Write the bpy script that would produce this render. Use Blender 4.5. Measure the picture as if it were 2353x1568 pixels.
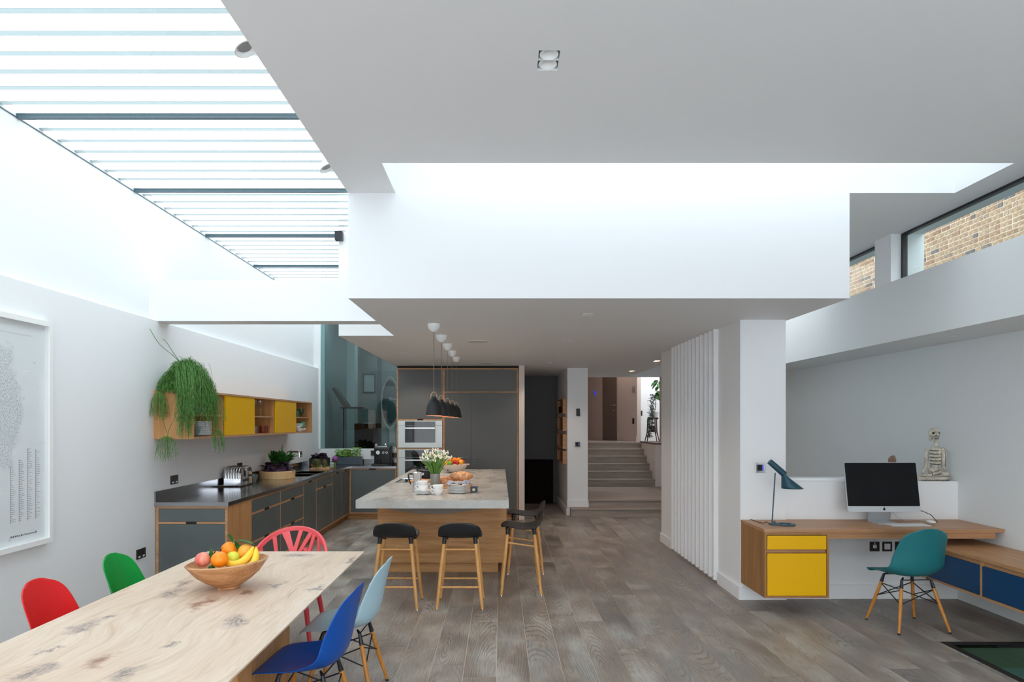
import bpy, bmesh, math, random
from mathutils import Vector, Matrix, Euler
R = math.radians
random.seed(7)
sc = bpy.context.scene
COL = sc.collection
for o in list(bpy.data.objects): bpy.data.objects.remove(o)

# ---------------- camera, sky, exposure ----------------
F = 1550.0; CU, CV, EYE = 1148.0, 970.0, 1.65
cam = bpy.data.cameras.new('camera'); cam_o = bpy.data.objects.new('camera', cam); COL.objects.link(cam_o)
cam_o.location = (0, 0, EYE); cam_o.rotation_euler = (R(90), 0, 0)
cam.sensor_width = 36; cam.lens = F/2353*36
cam.shift_x = (1176.5-CU)/2353; cam.shift_y = (CV-784)/2353
cam.clip_start = .05; cam.clip_end = 200
sc.camera = cam_o
w = bpy.data.worlds.new('sky'); sc.world = w; w.use_nodes = True
bg = w.node_tree.nodes['Background']; bg.inputs[0].default_value = (.90, .955, 1, 1); bg.inputs[1].default_value = 5.2
sc.view_settings.view_transform = 'Standard'; sc.view_settings.look = 'None'
sc.view_settings.exposure = -0.2; sc.view_settings.gamma = 1; sc.view_settings.use_curve_mapping = False
sc.cycles.max_bounces = 12; sc.cycles.diffuse_bounces = 8; sc.cycles.glossy_bounces = 4
sc.cycles.transmission_bounces = 6; sc.cycles.transparent_max_bounces = 12
sc.cycles.caustics_reflective = False; sc.cycles.caustics_refractive = False
sc.cycles.use_denoising = True; sc.cycles.sample_clamp_indirect = 6

# ---------------- materials ----------------
def S(r, g, b):
    f = lambda c: (c/255/12.92) if c/255 <= .04045 else ((c/255+.055)/1.055)**2.4
    return (f(r), f(g), f(b), 1)
MATS = {}
def mat(name, col, rough=.5, metal=0, spec=.5, coat=0, emit=None, es=0, trans=0, sss=0):
    m = bpy.data.materials.new(name); m.use_nodes = True
    b = m.node_tree.nodes['Principled BSDF']
    b.inputs['Base Color'].default_value = col; b.inputs['Roughness'].default_value = rough
    b.inputs['Metallic'].default_value = metal; b.inputs['Specular IOR Level'].default_value = spec
    b.inputs['Coat Weight'].default_value = coat; b.inputs['Transmission Weight'].default_value = trans
    if emit: b.inputs['Emission Color'].default_value = emit; b.inputs['Emission Strength'].default_value = es
    MATS[name] = m; return m
class NT:
    def __init__(s, m): s.t = m.node_tree; s.n = m.node_tree.nodes; s.b = s.n['Principled BSDF']
    def new(s, k, **p):
        x = s.n.new(k)
        for a, v in p.items(): setattr(x, a, v)
        return x
    def l(s, a, b): s.t.links.new(a, b)
    def coord(s, kind='Object'): return s.new('ShaderNodeTexCoord').outputs[kind]
    def mapping(s, src, scale=(1,1,1), loc=(0,0,0), rot=(0,0,0)):
        m = s.new('ShaderNodeMapping'); m.inputs['Scale'].default_value = scale; m.inputs['Location'].default_value = loc; m.inputs['Rotation'].default_value = rot
        s.l(src, m.inputs[0]); return m.outputs[0]
    def noise(s, src, scale, detail=4, rough=.55, dist=0, out=0):
        n = s.new('ShaderNodeTexNoise'); n.inputs['Scale'].default_value = scale; n.inputs['Detail'].default_value = detail
        n.inputs['Roughness'].default_value = rough; n.inputs['Distortion'].default_value = dist
        s.l(src, n.inputs['Vector']); return n.outputs[out]
    def ramp(s, src, stops):
        r = s.new('ShaderNodeValToRGB'); e = r.color_ramp.elements
        e[0].position, e[0].color = stops[0]; e[1].position, e[1].color = stops[-1]
        for p, c in stops[1:-1]: q = e.new(p); q.color = c
        s.l(src, r.inputs[0]); return r.outputs[0]
    def mix(s, fac, a, b, mode='MIX'):
        m = s.new('ShaderNodeMix', data_type='RGBA', blend_type=mode)
        for i, v in ((0, fac), (6, a), (7, b)):
            if hasattr(v, 'links'): s.l(v, m.inputs[i])
            else: m.inputs[i].default_value = v
        return m.outputs[2]
    def math(s, op, a, b=0, c=0):
        m = s.new('ShaderNodeMath', operation=op)
        for i, v in enumerate((a, b, c)):
            if hasattr(v, 'links'): s.l(v, m.inputs[i])
            else: m.inputs[i].default_value = v
        return m.outputs[0]
    def bump(s, h, strength=.2, dist=.002):
        b = s.new('ShaderNodeBump'); b.inputs['Strength'].default_value = strength; b.inputs['Distance'].default_value = dist
        s.l(h, b.inputs['Height']); s.l(b.outputs[0], s.b.inputs['Normal'])
def wood(name, c1, c2, axis='Z', s=1.0, rough=.5, contrast=1.0, rnd=False, spec=.35):
    m = mat(name, c1, rough, spec=spec); t = NT(m)
    sc_ = {'X': (.7, 11, 11), 'Y': (11, .7, 11), 'Z': (11, 11, .7)}[axis]
    co = t.coord()
    if rnd:
        oi = t.new('ShaderNodeObjectInfo'); ad = t.new('ShaderNodeVectorMath', operation='MULTIPLY_ADD')
        t.l(oi.outputs['Random'], ad.inputs[0]); ad.inputs[1].default_value = (37, 53, 71); t.l(co, ad.inputs[2]); co = ad.outputs[0]
    v = t.mapping(co, tuple(k*s for k in sc_))
    n1 = t.noise(v, 1.6, 5, .6, .8); n2 = t.noise(t.mapping(v, (3, 3, 3)), 3.5, 3, .6)
    k = t.math('ADD', t.math('MULTIPLY', n1, .7), t.math('MULTIPLY', n2, .3))
    lo, hi = .5-.16/contrast, .5+.16/contrast
    t.l(t.ramp(k, [(lo, c2), (hi, c1)]), t.b.inputs['Base Color']); t.bump(n2, .15, .001)
    return m
def glass(name, tint, refl=.08, rough=0.0):
    m = bpy.data.materials.new(name); m.use_nodes = True; n = m.node_tree.nodes; n.clear(); L = m.node_tree.links
    o = n.new('ShaderNodeOutputMaterial'); t = n.new('ShaderNodeBsdfTransparent'); g = n.new('ShaderNodeBsdfGlossy'); x = n.new('ShaderNodeMixShader'); lw = n.new('ShaderNodeLayerWeight')
    t.inputs[0].default_value = tint; g.inputs['Roughness'].default_value = rough; lw.inputs[0].default_value = .25
    mu = n.new('ShaderNodeMath'); mu.operation = 'MULTIPLY_ADD'; mu.inputs[1].default_value = .5; mu.inputs[2].default_value = refl; mu.use_clamp = True
    L.new(lw.outputs['Fresnel'], mu.inputs[0]); ge = n.new('ShaderNodeNewGeometry'); iv = n.new('ShaderNodeMath'); iv.operation = 'SUBTRACT'; iv.inputs[0].default_value = 1; L.new(ge.outputs['Backfacing'], iv.inputs[1]); m2 = n.new('ShaderNodeMath'); m2.operation = 'MULTIPLY'; L.new(mu.outputs[0], m2.inputs[0]); L.new(iv.outputs[0], m2.inputs[1]); L.new(m2.outputs[0], x.inputs[0]); L.new(t.outputs[0], x.inputs[1]); L.new(g.outputs[0], x.inputs[2]); L.new(x.outputs[0], o.inputs[0])
    MATS[name] = m; return m

white = mat('white_paint', S(236, 237, 238), .6, spec=.25)
t = NT(white); t.bump(t.noise(t.coord(), 60, 3), .04, .001)
white_warm = mat('warm_white_paint', S(226, 214, 206), .7, spec=.2)
grey_white = mat('right_wall_paint', S(228, 232, 233), .7, spec=.2)
dark_paint = mat('stairwell_paint', S(112, 112, 114), .8, spec=.2)
gloss_white = mat('white_gloss', S(240, 240, 238), .25)
plaster_ext = mat('outside_render', S(232, 236, 240), .8)
char = mat('charcoal_laminate', S(90, 96, 96), .42, spec=.35)
t = NT(char); t.l(t.ramp(t.noise(t.coord(), 2.5, 4), [(.3, S(88, 94, 94)), (.7, S(97, 103, 102))]), t.b.inputs['Base Color'])
char_dark = mat('charcoal_tall_laminate', S(98, 99, 97), .45, spec=.3)
yellow = mat('yellow_laminate', S(232, 176, 0), .38, spec=.3)
navy = mat('navy_laminate', S(6, 62, 104), .4, spec=.35)
oak = wood('oak_vertical', S(206, 156, 103), S(176, 124, 74), 'Z')
oak_x = wood('oak_horizontal', S(208, 160, 108), S(170, 118, 70), 'X')
oak_y = wood('oak_depthwise', S(204, 158, 112), S(172, 124, 80), 'Y')
ply = wood('plywood_edge', S(205, 160, 120), S(160, 116, 82), 'X', 2, .6)
pale = wood('pale_wood', S(226, 190, 142), S(205, 165, 112), 'Z', 1.5)
beech = wood('beech_leg', S(222, 170, 108), S(196, 138, 78), 'Z', 2, .4)
legw = wood('maple_leg', S(206, 142, 66), S(178, 112, 44), 'Z', 2, .38)
bowlw = wood('turned_bowl_wood', S(206, 156, 110), S(158, 102, 60), 'X', 1.1, .45, 1.4)
black_metal = mat('black_metal', S(24, 26, 32), .45)
black_pl = mat('black_plastic', S(30, 31, 33), .42, spec=.4)
black_in = mat('dark_recess', S(20, 18, 17), .7)  # near-black; also paints the shade inside notches and slots
steel = mat('brushed_steel', (.55, .56, .57, 1), .22, 1)
chrome = mat('chrome', (.75, .76, .78, 1), .1, 1)
worktop_m = mat('steel_worktop', (.42, .43, .45, 1), .16, 1)
t = NT(worktop_m); t.l(t.ramp(t.noise(t.mapping(t.coord(), (60, 2, 60)), 4, 3), [(.2, (.14,)*3+(1,)), (.8, (.22,)*3+(1,))]), t.b.inputs['Roughness'])
glass_roof = glass('roof_glass', (.80, .825, .83, 1), .03)
glass_clear = glass('window_glass', (.88, .95, .95, 1), .05)
glass_teal = glass('teal_partition_glass', (.62, .72, .73, 1), .07)
glass_floor = glass('floor_glass', (.36, .50, .47, 1), .05)
glass_cup = glass('drinking_glass', (.96, .97, .97, 1), .10)
glass_amber = glass('amber_glass', (.92, .55, .28, 1), .10)
glass_green = glass('green_glass', (.66, .90, .84, 1), .10)
oven_glass = mat('oven_glass', S(12, 12, 14), .03, spec=.45)
porcelain = mat('porcelain', S(238, 240, 240), .2)
stone_grey = mat('grey_ceramic', S(140, 141, 138), .45)
screen = mat('dark_screen', S(9, 10, 14), .12, spec=.25)
alu = mat('aluminium', (.62, .64, .66, 1), .35, .7)
teal_m = mat('teal_lamp_paint', S(28, 72, 88), .4)
cable_m = mat('black_cable', S(30, 32, 36), .5)
cord_m = mat('grey_cord', S(120, 118, 112), .6)
soil = mat('soil', S(60, 45, 32), .9)
def foliage(name, a, b, sc_=30):
    m = mat(name, a, .55, spec=.3); t = NT(m)
    t.l(t.ramp(t.noise(t.coord(), sc_, 3), [(.3, a), (.7, b)]), t.b.inputs['Base Color']); return m
fol_green = foliage('rhipsalis_green', S(36, 84, 30), S(104, 150, 70), 45)
fol_dark = foliage('dark_leaf', S(20, 70, 24), S(70, 128, 50))
fol_herb = foliage('herb_leaf', S(92, 158, 50), S(160, 205, 100))
fol_purple = foliage('purple_leaf', S(30, 20, 34), S(84, 58, 84))
fol_grey = foliage('grey_green_leaf', S(70, 84, 74), S(130, 144, 130))
stem_green = foliage('flower_stem', S(80, 128, 50), S(120, 165, 80))
frit = bpy.data.materials.new('fritted_glass_band'); frit.use_nodes = True
n_ = frit.node_tree.nodes; n_.clear(); o_ = n_.new('ShaderNodeOutputMaterial'); a_ = n_.new('ShaderNodeBsdfTransparent'); b_ = n_.new('ShaderNodeBsdfTranslucent'); x_ = n_.new('ShaderNodeMixShader')
a_.inputs[0].default_value = (.50, .535, .54, 1); b_.inputs[0].default_value = (.50, .535, .54, 1); x_.inputs[0].default_value = .5
frit.node_tree.links.new(a_.outputs[0], x_.inputs[1]); frit.node_tree.links.new(b_.outputs[0], x_.inputs[2]); frit.node_tree.links.new(x_.outputs[0], o_.inputs[0])

# concrete
conc = mat('concrete', S(172, 172, 166), .3, spec=.45); t = NT(conc)
c_ = t.coord(); a1 = t.ramp(t.noise(t.mapping(c_, (1.2, 1, 1)), 3, 7, .6, .5), [(.3, S(178, 173, 165)), (.5, S(187, 184, 178)), (.7, S(198, 197, 192))])
a2 = t.ramp(t.noise(c_, 160, 2), [(.35, S(150, 150, 146)), (.6, (1, 1, 1, 1))])
t.l(t.mix(.2, a1, a2, 'MULTIPLY'), t.b.inputs['Base Color']); t.l(t.ramp(t.noise(c_, 5, 4), [(.3, (.18,)*3+(1,)), (.7, (.42,)*3+(1,))]), t.b.inputs['Roughness'])
# floor boards
plank_m = mat('grey_oak_floor', S(120, 108, 98), .45, spec=.4); t = NT(plank_m)
oi = t.new('ShaderNodeObjectInfo'); ad = t.new('ShaderNodeVectorMath', operation='MULTIPLY_ADD')
t.l(oi.outputs['Random'], ad.inputs[0]); ad.inputs[1].default_value = (37, 53, 71); t.l(t.coord(), ad.inputs[2]); co = ad.outputs[0]
g1 = t.noise(t.mapping(co, (16, 1.1, 1)), 2.2, 6, .65, 1.5); g2 = t.noise(t.mapping(co, (90, 3, 1)), 2, 3, .7, .4)
cl = t.noise(t.mapping(co, (2.2, 1.1, 1)), 1.7, 3, .5)
base = t.ramp(oi.outputs['Random'], [(0, S(140, 129, 121)), (.3, S(160, 149, 138)), (.55, S(144, 136, 129)), (.8, S(174, 166, 156)), (1, S(136, 124, 115))])
b1 = t.mix(.6, base, t.ramp(cl, [(.3, S(114, 109, 107)), (.46, S(150, 136, 125)), (.6, S(178, 171, 162)), (.72, S(202, 198, 190))]))
blu = t.noise(t.mapping(co, (1.6, .8, 1), (5, 3, 0)), 1.6, 2); b1 = t.mix(t.math('MULTIPLY', t.ramp(blu, [(.5, (0, 0, 0, 1)), (.62, (1, 1, 1, 1))]), .3), b1, S(116, 120, 122))
ro = t.new('ShaderNodeCombineXYZ'); t.l(t.math('MULTIPLY_ADD', oi.outputs['Random'], .30, -.15), ro.inputs[0]); t.l(t.math('SINE', t.math('MULTIPLY', oi.outputs['Random'], 91.0)), ro.inputs[1]); rl_ = t.new('ShaderNodeVectorMath', operation='ADD'); t.l(t.coord(), rl_.inputs[0]); t.l(ro.outputs[0], rl_.inputs[1])
wv = t.new('ShaderNodeTexWave', wave_type='RINGS', rings_direction='Z'); wv.inputs['Scale'].default_value = 22; wv.inputs['Distortion'].default_value = 7; wv.inputs['Detail'].default_value = 2; wv.inputs['Detail Scale'].default_value = .35; t.l(t.mapping(rl_.outputs[0], (1, .13, 0)), wv.inputs[0])
wm = t.ramp(t.noise(t.mapping(co, (3, 1.2, 1), (9, 2, 0)), 1.5, 2), [(.42, (0, 0, 0, 1)), (.6, (.42, .42, .42, 1))]); b2 = t.mix(wm, b1, t.ramp(wv.outputs[1], [(.02, S(128, 118, 110)), (.3, (1, 1, 1, 1))]), 'MULTIPLY')
b2 = t.mix(.35, b2, t.ramp(g1, [(.32, S(150, 140, 130)), (.5, (1, 1, 1, 1)), (.66, S(206, 198, 190))]), 'MULTIPLY')
b3 = t.mix(.4, b2, t.ramp(g2, [(.35, S(170, 162, 154)), (.55, (1, 1, 1, 1))]), 'MULTIPLY')
t.l(b3, t.b.inputs['Base Color']); t.l(t.ramp(cl, [(.3, (.3,)*3+(1,)), (.7, (.5,)*3+(1,))]), t.b.inputs['Roughness']); t.bump(g2, .25, .0015)
joint_m = mat('floor_joint', S(215, 200, 178), .8)
# brick
brick_m = mat('stock_brick', S(178, 142, 106), .9, spec=.1); t = NT(brick_m)
oi = t.new('ShaderNodeObjectInfo')
bc = t.ramp(oi.outputs['Random'], [(0, S(120, 98, 86)), (.07, S(112, 104, 104)), (.12, S(162, 134, 112)), (.5, S(172, 144, 120)), (.7, S(154, 118, 96)), (.88, S(174, 152, 130)), (1, S(146, 112, 92))])
bn = t.ramp(t.noise(t.coord(), 22, 5, .7), [(.3, S(150, 140, 134)), (.62, (1, 1, 1, 1))])
t.l(t.mix(.8, bc, bn, 'MULTIPLY'), t.b.inputs['Base Color']); t.bump(t.noise(t.coord(), 60, 4), .5, .004)
mortar = mat('mortar', S(192, 176, 162), .95, spec=.1)
# soft plastics
def plastic(n, c): return mat(n, c, .38, spec=.4)

# ---------------- mesh builder ----------------
class MB:
    def __init__(s): s.v = []; s.f = []
    def _add(s, vs, fs):
        o = len(s.v); s.v += [tuple(p) for p in vs]; s.f += [tuple(i+o for i in f) for f in fs]; return s
    def box(s, x0, x1, y0, y1, z0, z1):
        return s._add([(x0,y0,z0),(x1,y0,z0),(x1,y1,z0),(x0,y1,z0),(x0,y0,z1),(x1,y0,z1),(x1,y1,z1),(x0,y1,z1)],
            [(0,3,2,1),(4,5,6,7),(0,1,5,4),(1,2,6,5),(2,3,7,6),(3,0,4,7)])
    def slab(s, x0, x1, y0, y1, z0, z1, holes):
        xs = sorted({x0, x1, *[h[0] for h in holes], *[h[1] for h in holes]}); ys = sorted({y0, y1, *[h[2] for h in holes], *[h[3] for h in holes]})
        xs = [x for x in xs if x0 <= x <= x1]; ys = [y for y in ys if y0 <= y <= y1]
        solid = lambda i, j: 0 <= i < len(xs)-1 and 0 <= j < len(ys)-1 and not any(h[0]-1e-6 <= xs[i] and xs[i+1] <= h[1]+1e-6 and h[2]-1e-6 <= ys[j] and ys[j+1] <= h[3]+1e-6 for h in holes)
        for i in range(len(xs)-1):
            for j in range(len(ys)-1):
                if not solid(i, j): continue
                a, b, c, d = xs[i], xs[i+1], ys[j], ys[j+1]
                V = [(a,c,z0),(b,c,z0),(b,d,z0),(a,d,z0),(a,c,z1),(b,c,z1),(b,d,z1),(a,d,z1)]
                Fs = [(0,3,2,1),(4,5,6,7)]
                if not solid(i, j-1): Fs.append((0,1,5,4))
                if not solid(i+1, j): Fs.append((1,2,6,5))
                if not solid(i, j+1): Fs.append((2,3,7,6))
                if not solid(i-1, j): Fs.append((3,0,4,7))
                s._add(V, Fs)
        return s
    def prism(s, poly, a, b, axis='Z'):
        m = {'Z': lambda p, h: (p[0], p[1], h), 'Y': lambda p, h: (p[0], h, p[1]), 'X': lambda p, h: (h, p[0], p[1])}[axis]
        n = len(poly)
        return s._add([m(p, a) for p in poly]+[m(p, b) for p in poly], [tuple(range(n))[::-1], tuple(range(n, 2*n))]+[(i, (i+1) % n, (i+1) % n+n, i+n) for i in range(n)])
    def tube(s, pts, r, seg=8, cap=True, flat=1.0):
        pts = [Vector(p) for p in pts]; n = len(pts); vs = []; up = Vector((0, 0, 1))
        rs = r if isinstance(r, (list, tuple)) else [r]*n
        prev = None
        for i, p in enumerate(pts):
            d = (pts[min(i+1, n-1)]-pts[max(i-1, 0)]);
            if d.length < 1e-9: d = Vector((0, 0, 1))
            d.normalize()
            if prev is None:
                q = up if abs(d.z) < .95 else Vector((1, 0, 0)); a = d.cross(q).normalized()
            else:
                a = (prev-d*prev.dot(d))
                a = a.normalized() if a.length > 1e-6 else d.cross(up).normalized()
            prev = a; b = d.cross(a)
            for k in range(seg):
                t = 2*math.pi*k/seg; vs.append(p+(a*math.cos(t)+b*math.sin(t)*flat)*rs[i])
        fs = [(i*seg+k, i*seg+(k+1) % seg, (i+1)*seg+(k+1) % seg, (i+1)*seg+k) for i in range(n-1) for k in range(seg)]
        if cap: fs += [tuple(range(seg))[::-1], tuple(range((n-1)*seg, n*seg))]
        return s._add(vs, fs)
    def bar(s, p, q, r0, r1=None, seg=12): return s.tube([p, q], [r0, r0 if r1 is None else r1], seg)
    def lathe(s, prof, c=(0,0,0), seg=24, sx=1, sy=1, rot=None):
        vs = []; n = len(prof)
        for r, z in prof:
            for k in range(seg):
                t = 2*math.pi*k/seg; p = Vector((max(r, 1e-5)*math.cos(t)*sx, max(r, 1e-5)*math.sin(t)*sy, z))
                if rot: p = rot @ p
                vs.append((p.x+c[0], p.y+c[1], p.z+c[2]))
        return s._add(vs, [(i*seg+k, i*seg+(k+1) % seg, (i+1)*seg+(k+1) % seg, (i+1)*seg+k) for i in range(n-1) for k in range(seg)])
    def ball(s, c, r, seg=14, rings=9, sc=(1,1,1), rot=None):
        pr = [(math.sin(math.pi*i/rings), -math.cos(math.pi*i/rings)) for i in range(rings+1)]
        vs = []
        for a, z in pr:
            for k in range(seg):
                t = 2*math.pi*k/seg; p = Vector((max(a, 1e-4)*math.cos(t)*sc[0], max(a, 1e-4)*math.sin(t)*sc[1], z*sc[2]))*r
                if rot: p = rot @ p
                vs.append((p.x+c[0], p.y+c[1], p.z+c[2]))
        return s._add(vs, [(i*seg+k, i*seg+(k+1) % seg, (i+1)*seg+(k+1) % seg, (i+1)*seg+k) for i in range(rings) for k in range(seg)])
    def grid(s, rows):
        n = len(rows[0]); return s._add([p for r in rows for p in r], [(i*n+j, i*n+j+1, (i+1)*n+j+1, (i+1)*n+j) for i in range(len(rows)-1) for j in range(n-1)])
    def leaf(s, p, d, L, W, droop=.4, n=5, fold=.25):
        p = Vector(p); d = Vector(d).normalized(); side = d.cross(Vector((0, 0, 1)))
        side = side.normalized() if side.length > 1e-3 else Vector((1, 0, 0))
        rows = []
        for i in range(n+1):
            t = i/n; q = p+d*L*t+Vector((0, 0, -droop*L*t*t)); wd = W*math.sin(math.pi*min(1, t*.93+.05))*.5
            up = side.cross(d)*fold*wd
            rows.append([q-side*wd+up, q, q+side*wd+up])
        return s.grid(rows)
    def build(s, name, m, parent=None, smooth=False, bevel=0, solid=0, sub=0, local=False, ang=35):
        vs = s.v
        if parent is not None and not local:
            L = Vector((0, 0, 0)); q = parent
            while q: L += q.location; q = q.parent
            off = L; loc = (0, 0, 0)
        elif parent is not None: off = Vector((0, 0, 0)); loc = (0, 0, 0)
        else:
            xs = [p[0] for p in vs]; ys = [p[1] for p in vs]; zs = [p[2] for p in vs]
            off = Vector(((min(xs)+max(xs))/2, (min(ys)+max(ys))/2, min(zs))); loc = off
        me = bpy.data.meshes.new(name); me.from_pydata([(p[0]-off[0], p[1]-off[1], p[2]-off[2]) for p in vs], [], s.f)
        bm = bmesh.new(); bm.from_mesh(me); bmesh.ops.remove_doubles(bm, verts=bm.verts, dist=1e-5)
        bmesh.ops.recalc_face_normals(bm, faces=bm.faces)
        if bevel: bmesh.ops.bevel(bm, geom=[e for e in bm.edges if len(e.link_faces) == 2 and e.calc_face_angle(0) > .6], offset=bevel, segments=2, affect='EDGES', profile=.7)
        bm.to_mesh(me); bm.free()
        if smooth:
            for p in me.polygons: p.use_smooth = True
            if ang: me.set_sharp_from_angle(angle=R(ang))
        me.materials.append(m)
        o = bpy.data.objects.new(name, me); COL.objects.link(o); o.location = loc
        if parent is not None: o.parent = parent
        if solid: x = o.modifiers.new('thickness', 'SOLIDIFY'); x.thickness = solid; x.offset = 0
        if sub: x = o.modifiers.new('smooth', 'SUBSURF'); x.levels = sub; x.render_levels = sub
        return o
def tag(o, label, cat, group=None, kind=None):
    if label: o['label'] = label
    if cat: o['category'] = cat
    if group: o['group'] = group
    if kind: o['kind'] = kind
    return o
def T(name, label, cat, loc=(0,0,0), group=None):
    o = bpy.data.objects.new(name, None); o.empty_display_size = .1; COL.objects.link(o); o.location = loc
    return tag(o, label, cat, group)
def struct(o, label=None):
    o['kind'] = 'structure'
    if label: o['label'] = label
    return o
def box(name, m, x0, x1, y0, y1, z0, z1, parent=None, bevel=0, local=False): return MB().box(x0, x1, y0, y1, z0, z1).build(name, m, parent, bevel=bevel, local=local)
def copy_tree(o, parent=None):
    c = o.copy(); COL.objects.link(c)
    if parent: c.parent = parent
    for ch in [k for k in bpy.data.objects if k.parent is o]: copy_tree(ch, c)
    return c
def dup(o, loc, rz=0, label=None):
    c = copy_tree(o); c.location = loc; c.rotation_euler = (0, 0, rz)
    if label: c['label'] = label
    return c
def P(u, v, z): D = (EYE-z)*F/(v-CV); return ((u-CU)*D/F, D, z)
def textmesh(txt, size, m, parent, loc, rot, name='lettering', depth=.0008):
    c = bpy.data.curves.new(name, 'FONT'); c.body = txt; c.size = size; c.extrude = depth; c.align_x = 'CENTER'; c.align_y = 'CENTER'
    t = bpy.data.objects.new(name+'_tmp', c); COL.objects.link(t)
    me = bpy.data.meshes.new_from_object(t); bpy.data.objects.remove(t); me.materials.clear(); me.materials.append(m)
    o = bpy.data.objects.new(name, me); COL.objects.link(o); o.parent = parent; o.location = loc; o.rotation_euler = rot; return o
# ---------------- the shell ----------------
XL, XU, XR = -3.22, -3.30, 4.28       # left wall, recessed upper left wall, right wall
ZC, ZK, ZG = 3.41, 2.60, 3.74         # main ceiling, kitchen ceiling, roof glass
fl = struct(MB().slab(-3.6, 4.6, -2.2, 11.7, -.2, -.0022, [(3.30, 4.6, 1.2, 5.07)]).build('floor', joint_m), 'grey oak board floor running from the dining table to the stairs')
PW = .2185
def plank(x0, x1, y0, y1, z=0, par=fl):
    mb = MB().box(-(x1-x0)/2, (x1-x0)/2, -(y1-y0)/2, (y1-y0)/2, -.010, 0)
    o = mb.build('floor_board', plank_m, par, local=True)
    o.location = (Vector(((x0+x1)/2, (y0+y1)/2, z))-par.location); return o
rb = random.Random(3); k = 0; x = -.02-15*PW
while x < XR:
    y = 1.0-rb.random()*2.2; x0, x1 = max(x, XL-.02)+.0016, min(x+PW, XR)-.0016
    while y < 11.68:
        L = rb.choice([1.2, 1.8, 2.2, 2.2, 2.4]); a, b = max(y, 1.0), min(y+L, 11.7)
        if b-a > .05:
            if x1 > 3.30 and a < 5.07:
                if b > 5.07: plank(x0, x1, 5.071, b-.002)
                if x0 < 3.27: plank(x0, 3.298, a, min(b, 5.071)-.002)
            else: plank(x0, x1, a, b-.002)
        y += L
    x += PW
# near floor behind the boards' start
struct(box('floor', plank_m, -3.6, 3.30, -2.2, 1.0, -.012, 0))
# glazed floor hatch
h = struct(T('window_5', 'walk-on teal glass floor panel with black border beside the low bench', None, (3.79, 3.1, -.2))); del h['kind']; h['kind'] = 'structure'
MB().slab(3.30, 4.28, 1.2, 5.07, -.03, -.002, [(3.36, 4.22, 1.26, 5.01)]).build('border', black_in, h)
box('pane', glass_floor, 3.36, 4.22, 1.26, 5.01, -.014, -.006, h)
pit = MB(); pit.box(3.2, 3.3, 1.1, 5.17, -2.6, -.2).box(4.3, 4.4, 1.1, 5.17, -2.6, -.2).box(3.2, 4.4, 1.1, 1.2, -2.6, -.2).box(3.2, 4.4, 5.07, 5.17, -2.6, -.2).box(3.2, 4.4, 1.1, 5.17, -2.7, -2.6)
struct(pit.build('wall_lightwell', white))
# left walls
struct(box('wall_left', white, -3.7, XL, -2.2, 12.05, 0, 2.60))
struct(box('wall_left_upper', white, -3.75, XU, -2.2, 12.05, 2.60, 3.80))
# beam
struct(box('trim_1', white, XU, -1.164, 6.35, 6.57, ZK, 2.985), 'white cross beam under the roof glass')
# main ceiling
main = MB().slab(-1.164, 3.97, -2.2, 14.2, ZC, 3.86, [(-.80, 3.497, 4.585, 5.185), (-1.164, 2.69, 5.185, 14.2), (.185, .29, 3.195, 3.375), (.6, 3.2, -1.6, .4), (2.8, 3.5, 7.6, 11)]).build('ceiling', white); struct(main)  # openings behind the camera and over the corridor are added, unseen, for light
# bulkhead / kitchen ceiling
struct(MB().prism([(-1.164, 5.185), (2.69, 5.185), (2.69, 14.1), (-1.775, 14.1), (-1.775, 7.44), (-1.164, 7.44)], ZK, 4.0).build('ceiling_bulkhead', white), 'white dropped ceiling block over the kitchen')
# upper slot cheeks
struct(MB().box(-.9, -.80, 4.585, 5.185, 3.86, 4.02).box(3.497, 3.6, 4.485, 5.285, 3.86, 4.02).box(-.9, 3.6, 4.485, 4.585, 3.86, 4.02).box(2.69, 3.6, 5.185, 5.285, 3.86, 4.02).build('trim_2', white))
rl = struct(T('window_1', 'long rooflight slot in front of the white dropped block', None, (1.35, 4.885, 4.02)))
for i in range(3): box('pane', glass_roof, -.85+i*1.467, -.85+i*1.467+1.46, 4.53, 5.24, 4.02, 4.035, rl)
# skylight
sk = struct(T('window_2', 'sloping glass roof with pale bands over the left side', None, (-2.2, 5, ZG)))
bars = [3.14+1.48*k-1.48*4 for k in range(0, 10)]
bars = [4.62+1.48*k for k in range(-5, 6)]
for i in range(len(bars)-1):
    a, b = bars[i], bars[i+1]; xr = -1.05 if b < 7.6 else -1.70
    box('pane', glass_roof, XU-.1, xr, a+.02, min(b, 12.3)-.02, ZG, ZG+.012, sk)
for b in bars[:-1]:
    xr = -1.05 if b < 7.45 else -1.70
    MB().box(XU, xr, b-.016, b+.016, ZG-.014, ZG+.02).build('glazing_bar', mat('glazing_bar_grey', S(70, 92, 100), .35) if 'glazing_bar_grey' not in MATS else MATS['glazing_bar_grey'], sk)
box('bracket', black_metal, -1.80, -1.72, 7.36, 7.43, 3.64, 3.735, sk)
y = 3.455-.2*26; base_s = None
while y < 12.0:
    xr = -1.05 if y < 7.4 else -1.70
    if min(abs(y-b) for b in bars) > .05:
        o = MB().box(XU+.0, xr, y-.022, y+.022, ZG+.016, ZG+.019).build('frit_band', frit, sk)
    y += .2
struct(box('trim_3', MATS['glazing_bar_grey'], XU-.003, XU+.006, -2.2, 12, ZG-.012, ZG-.005))
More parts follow.
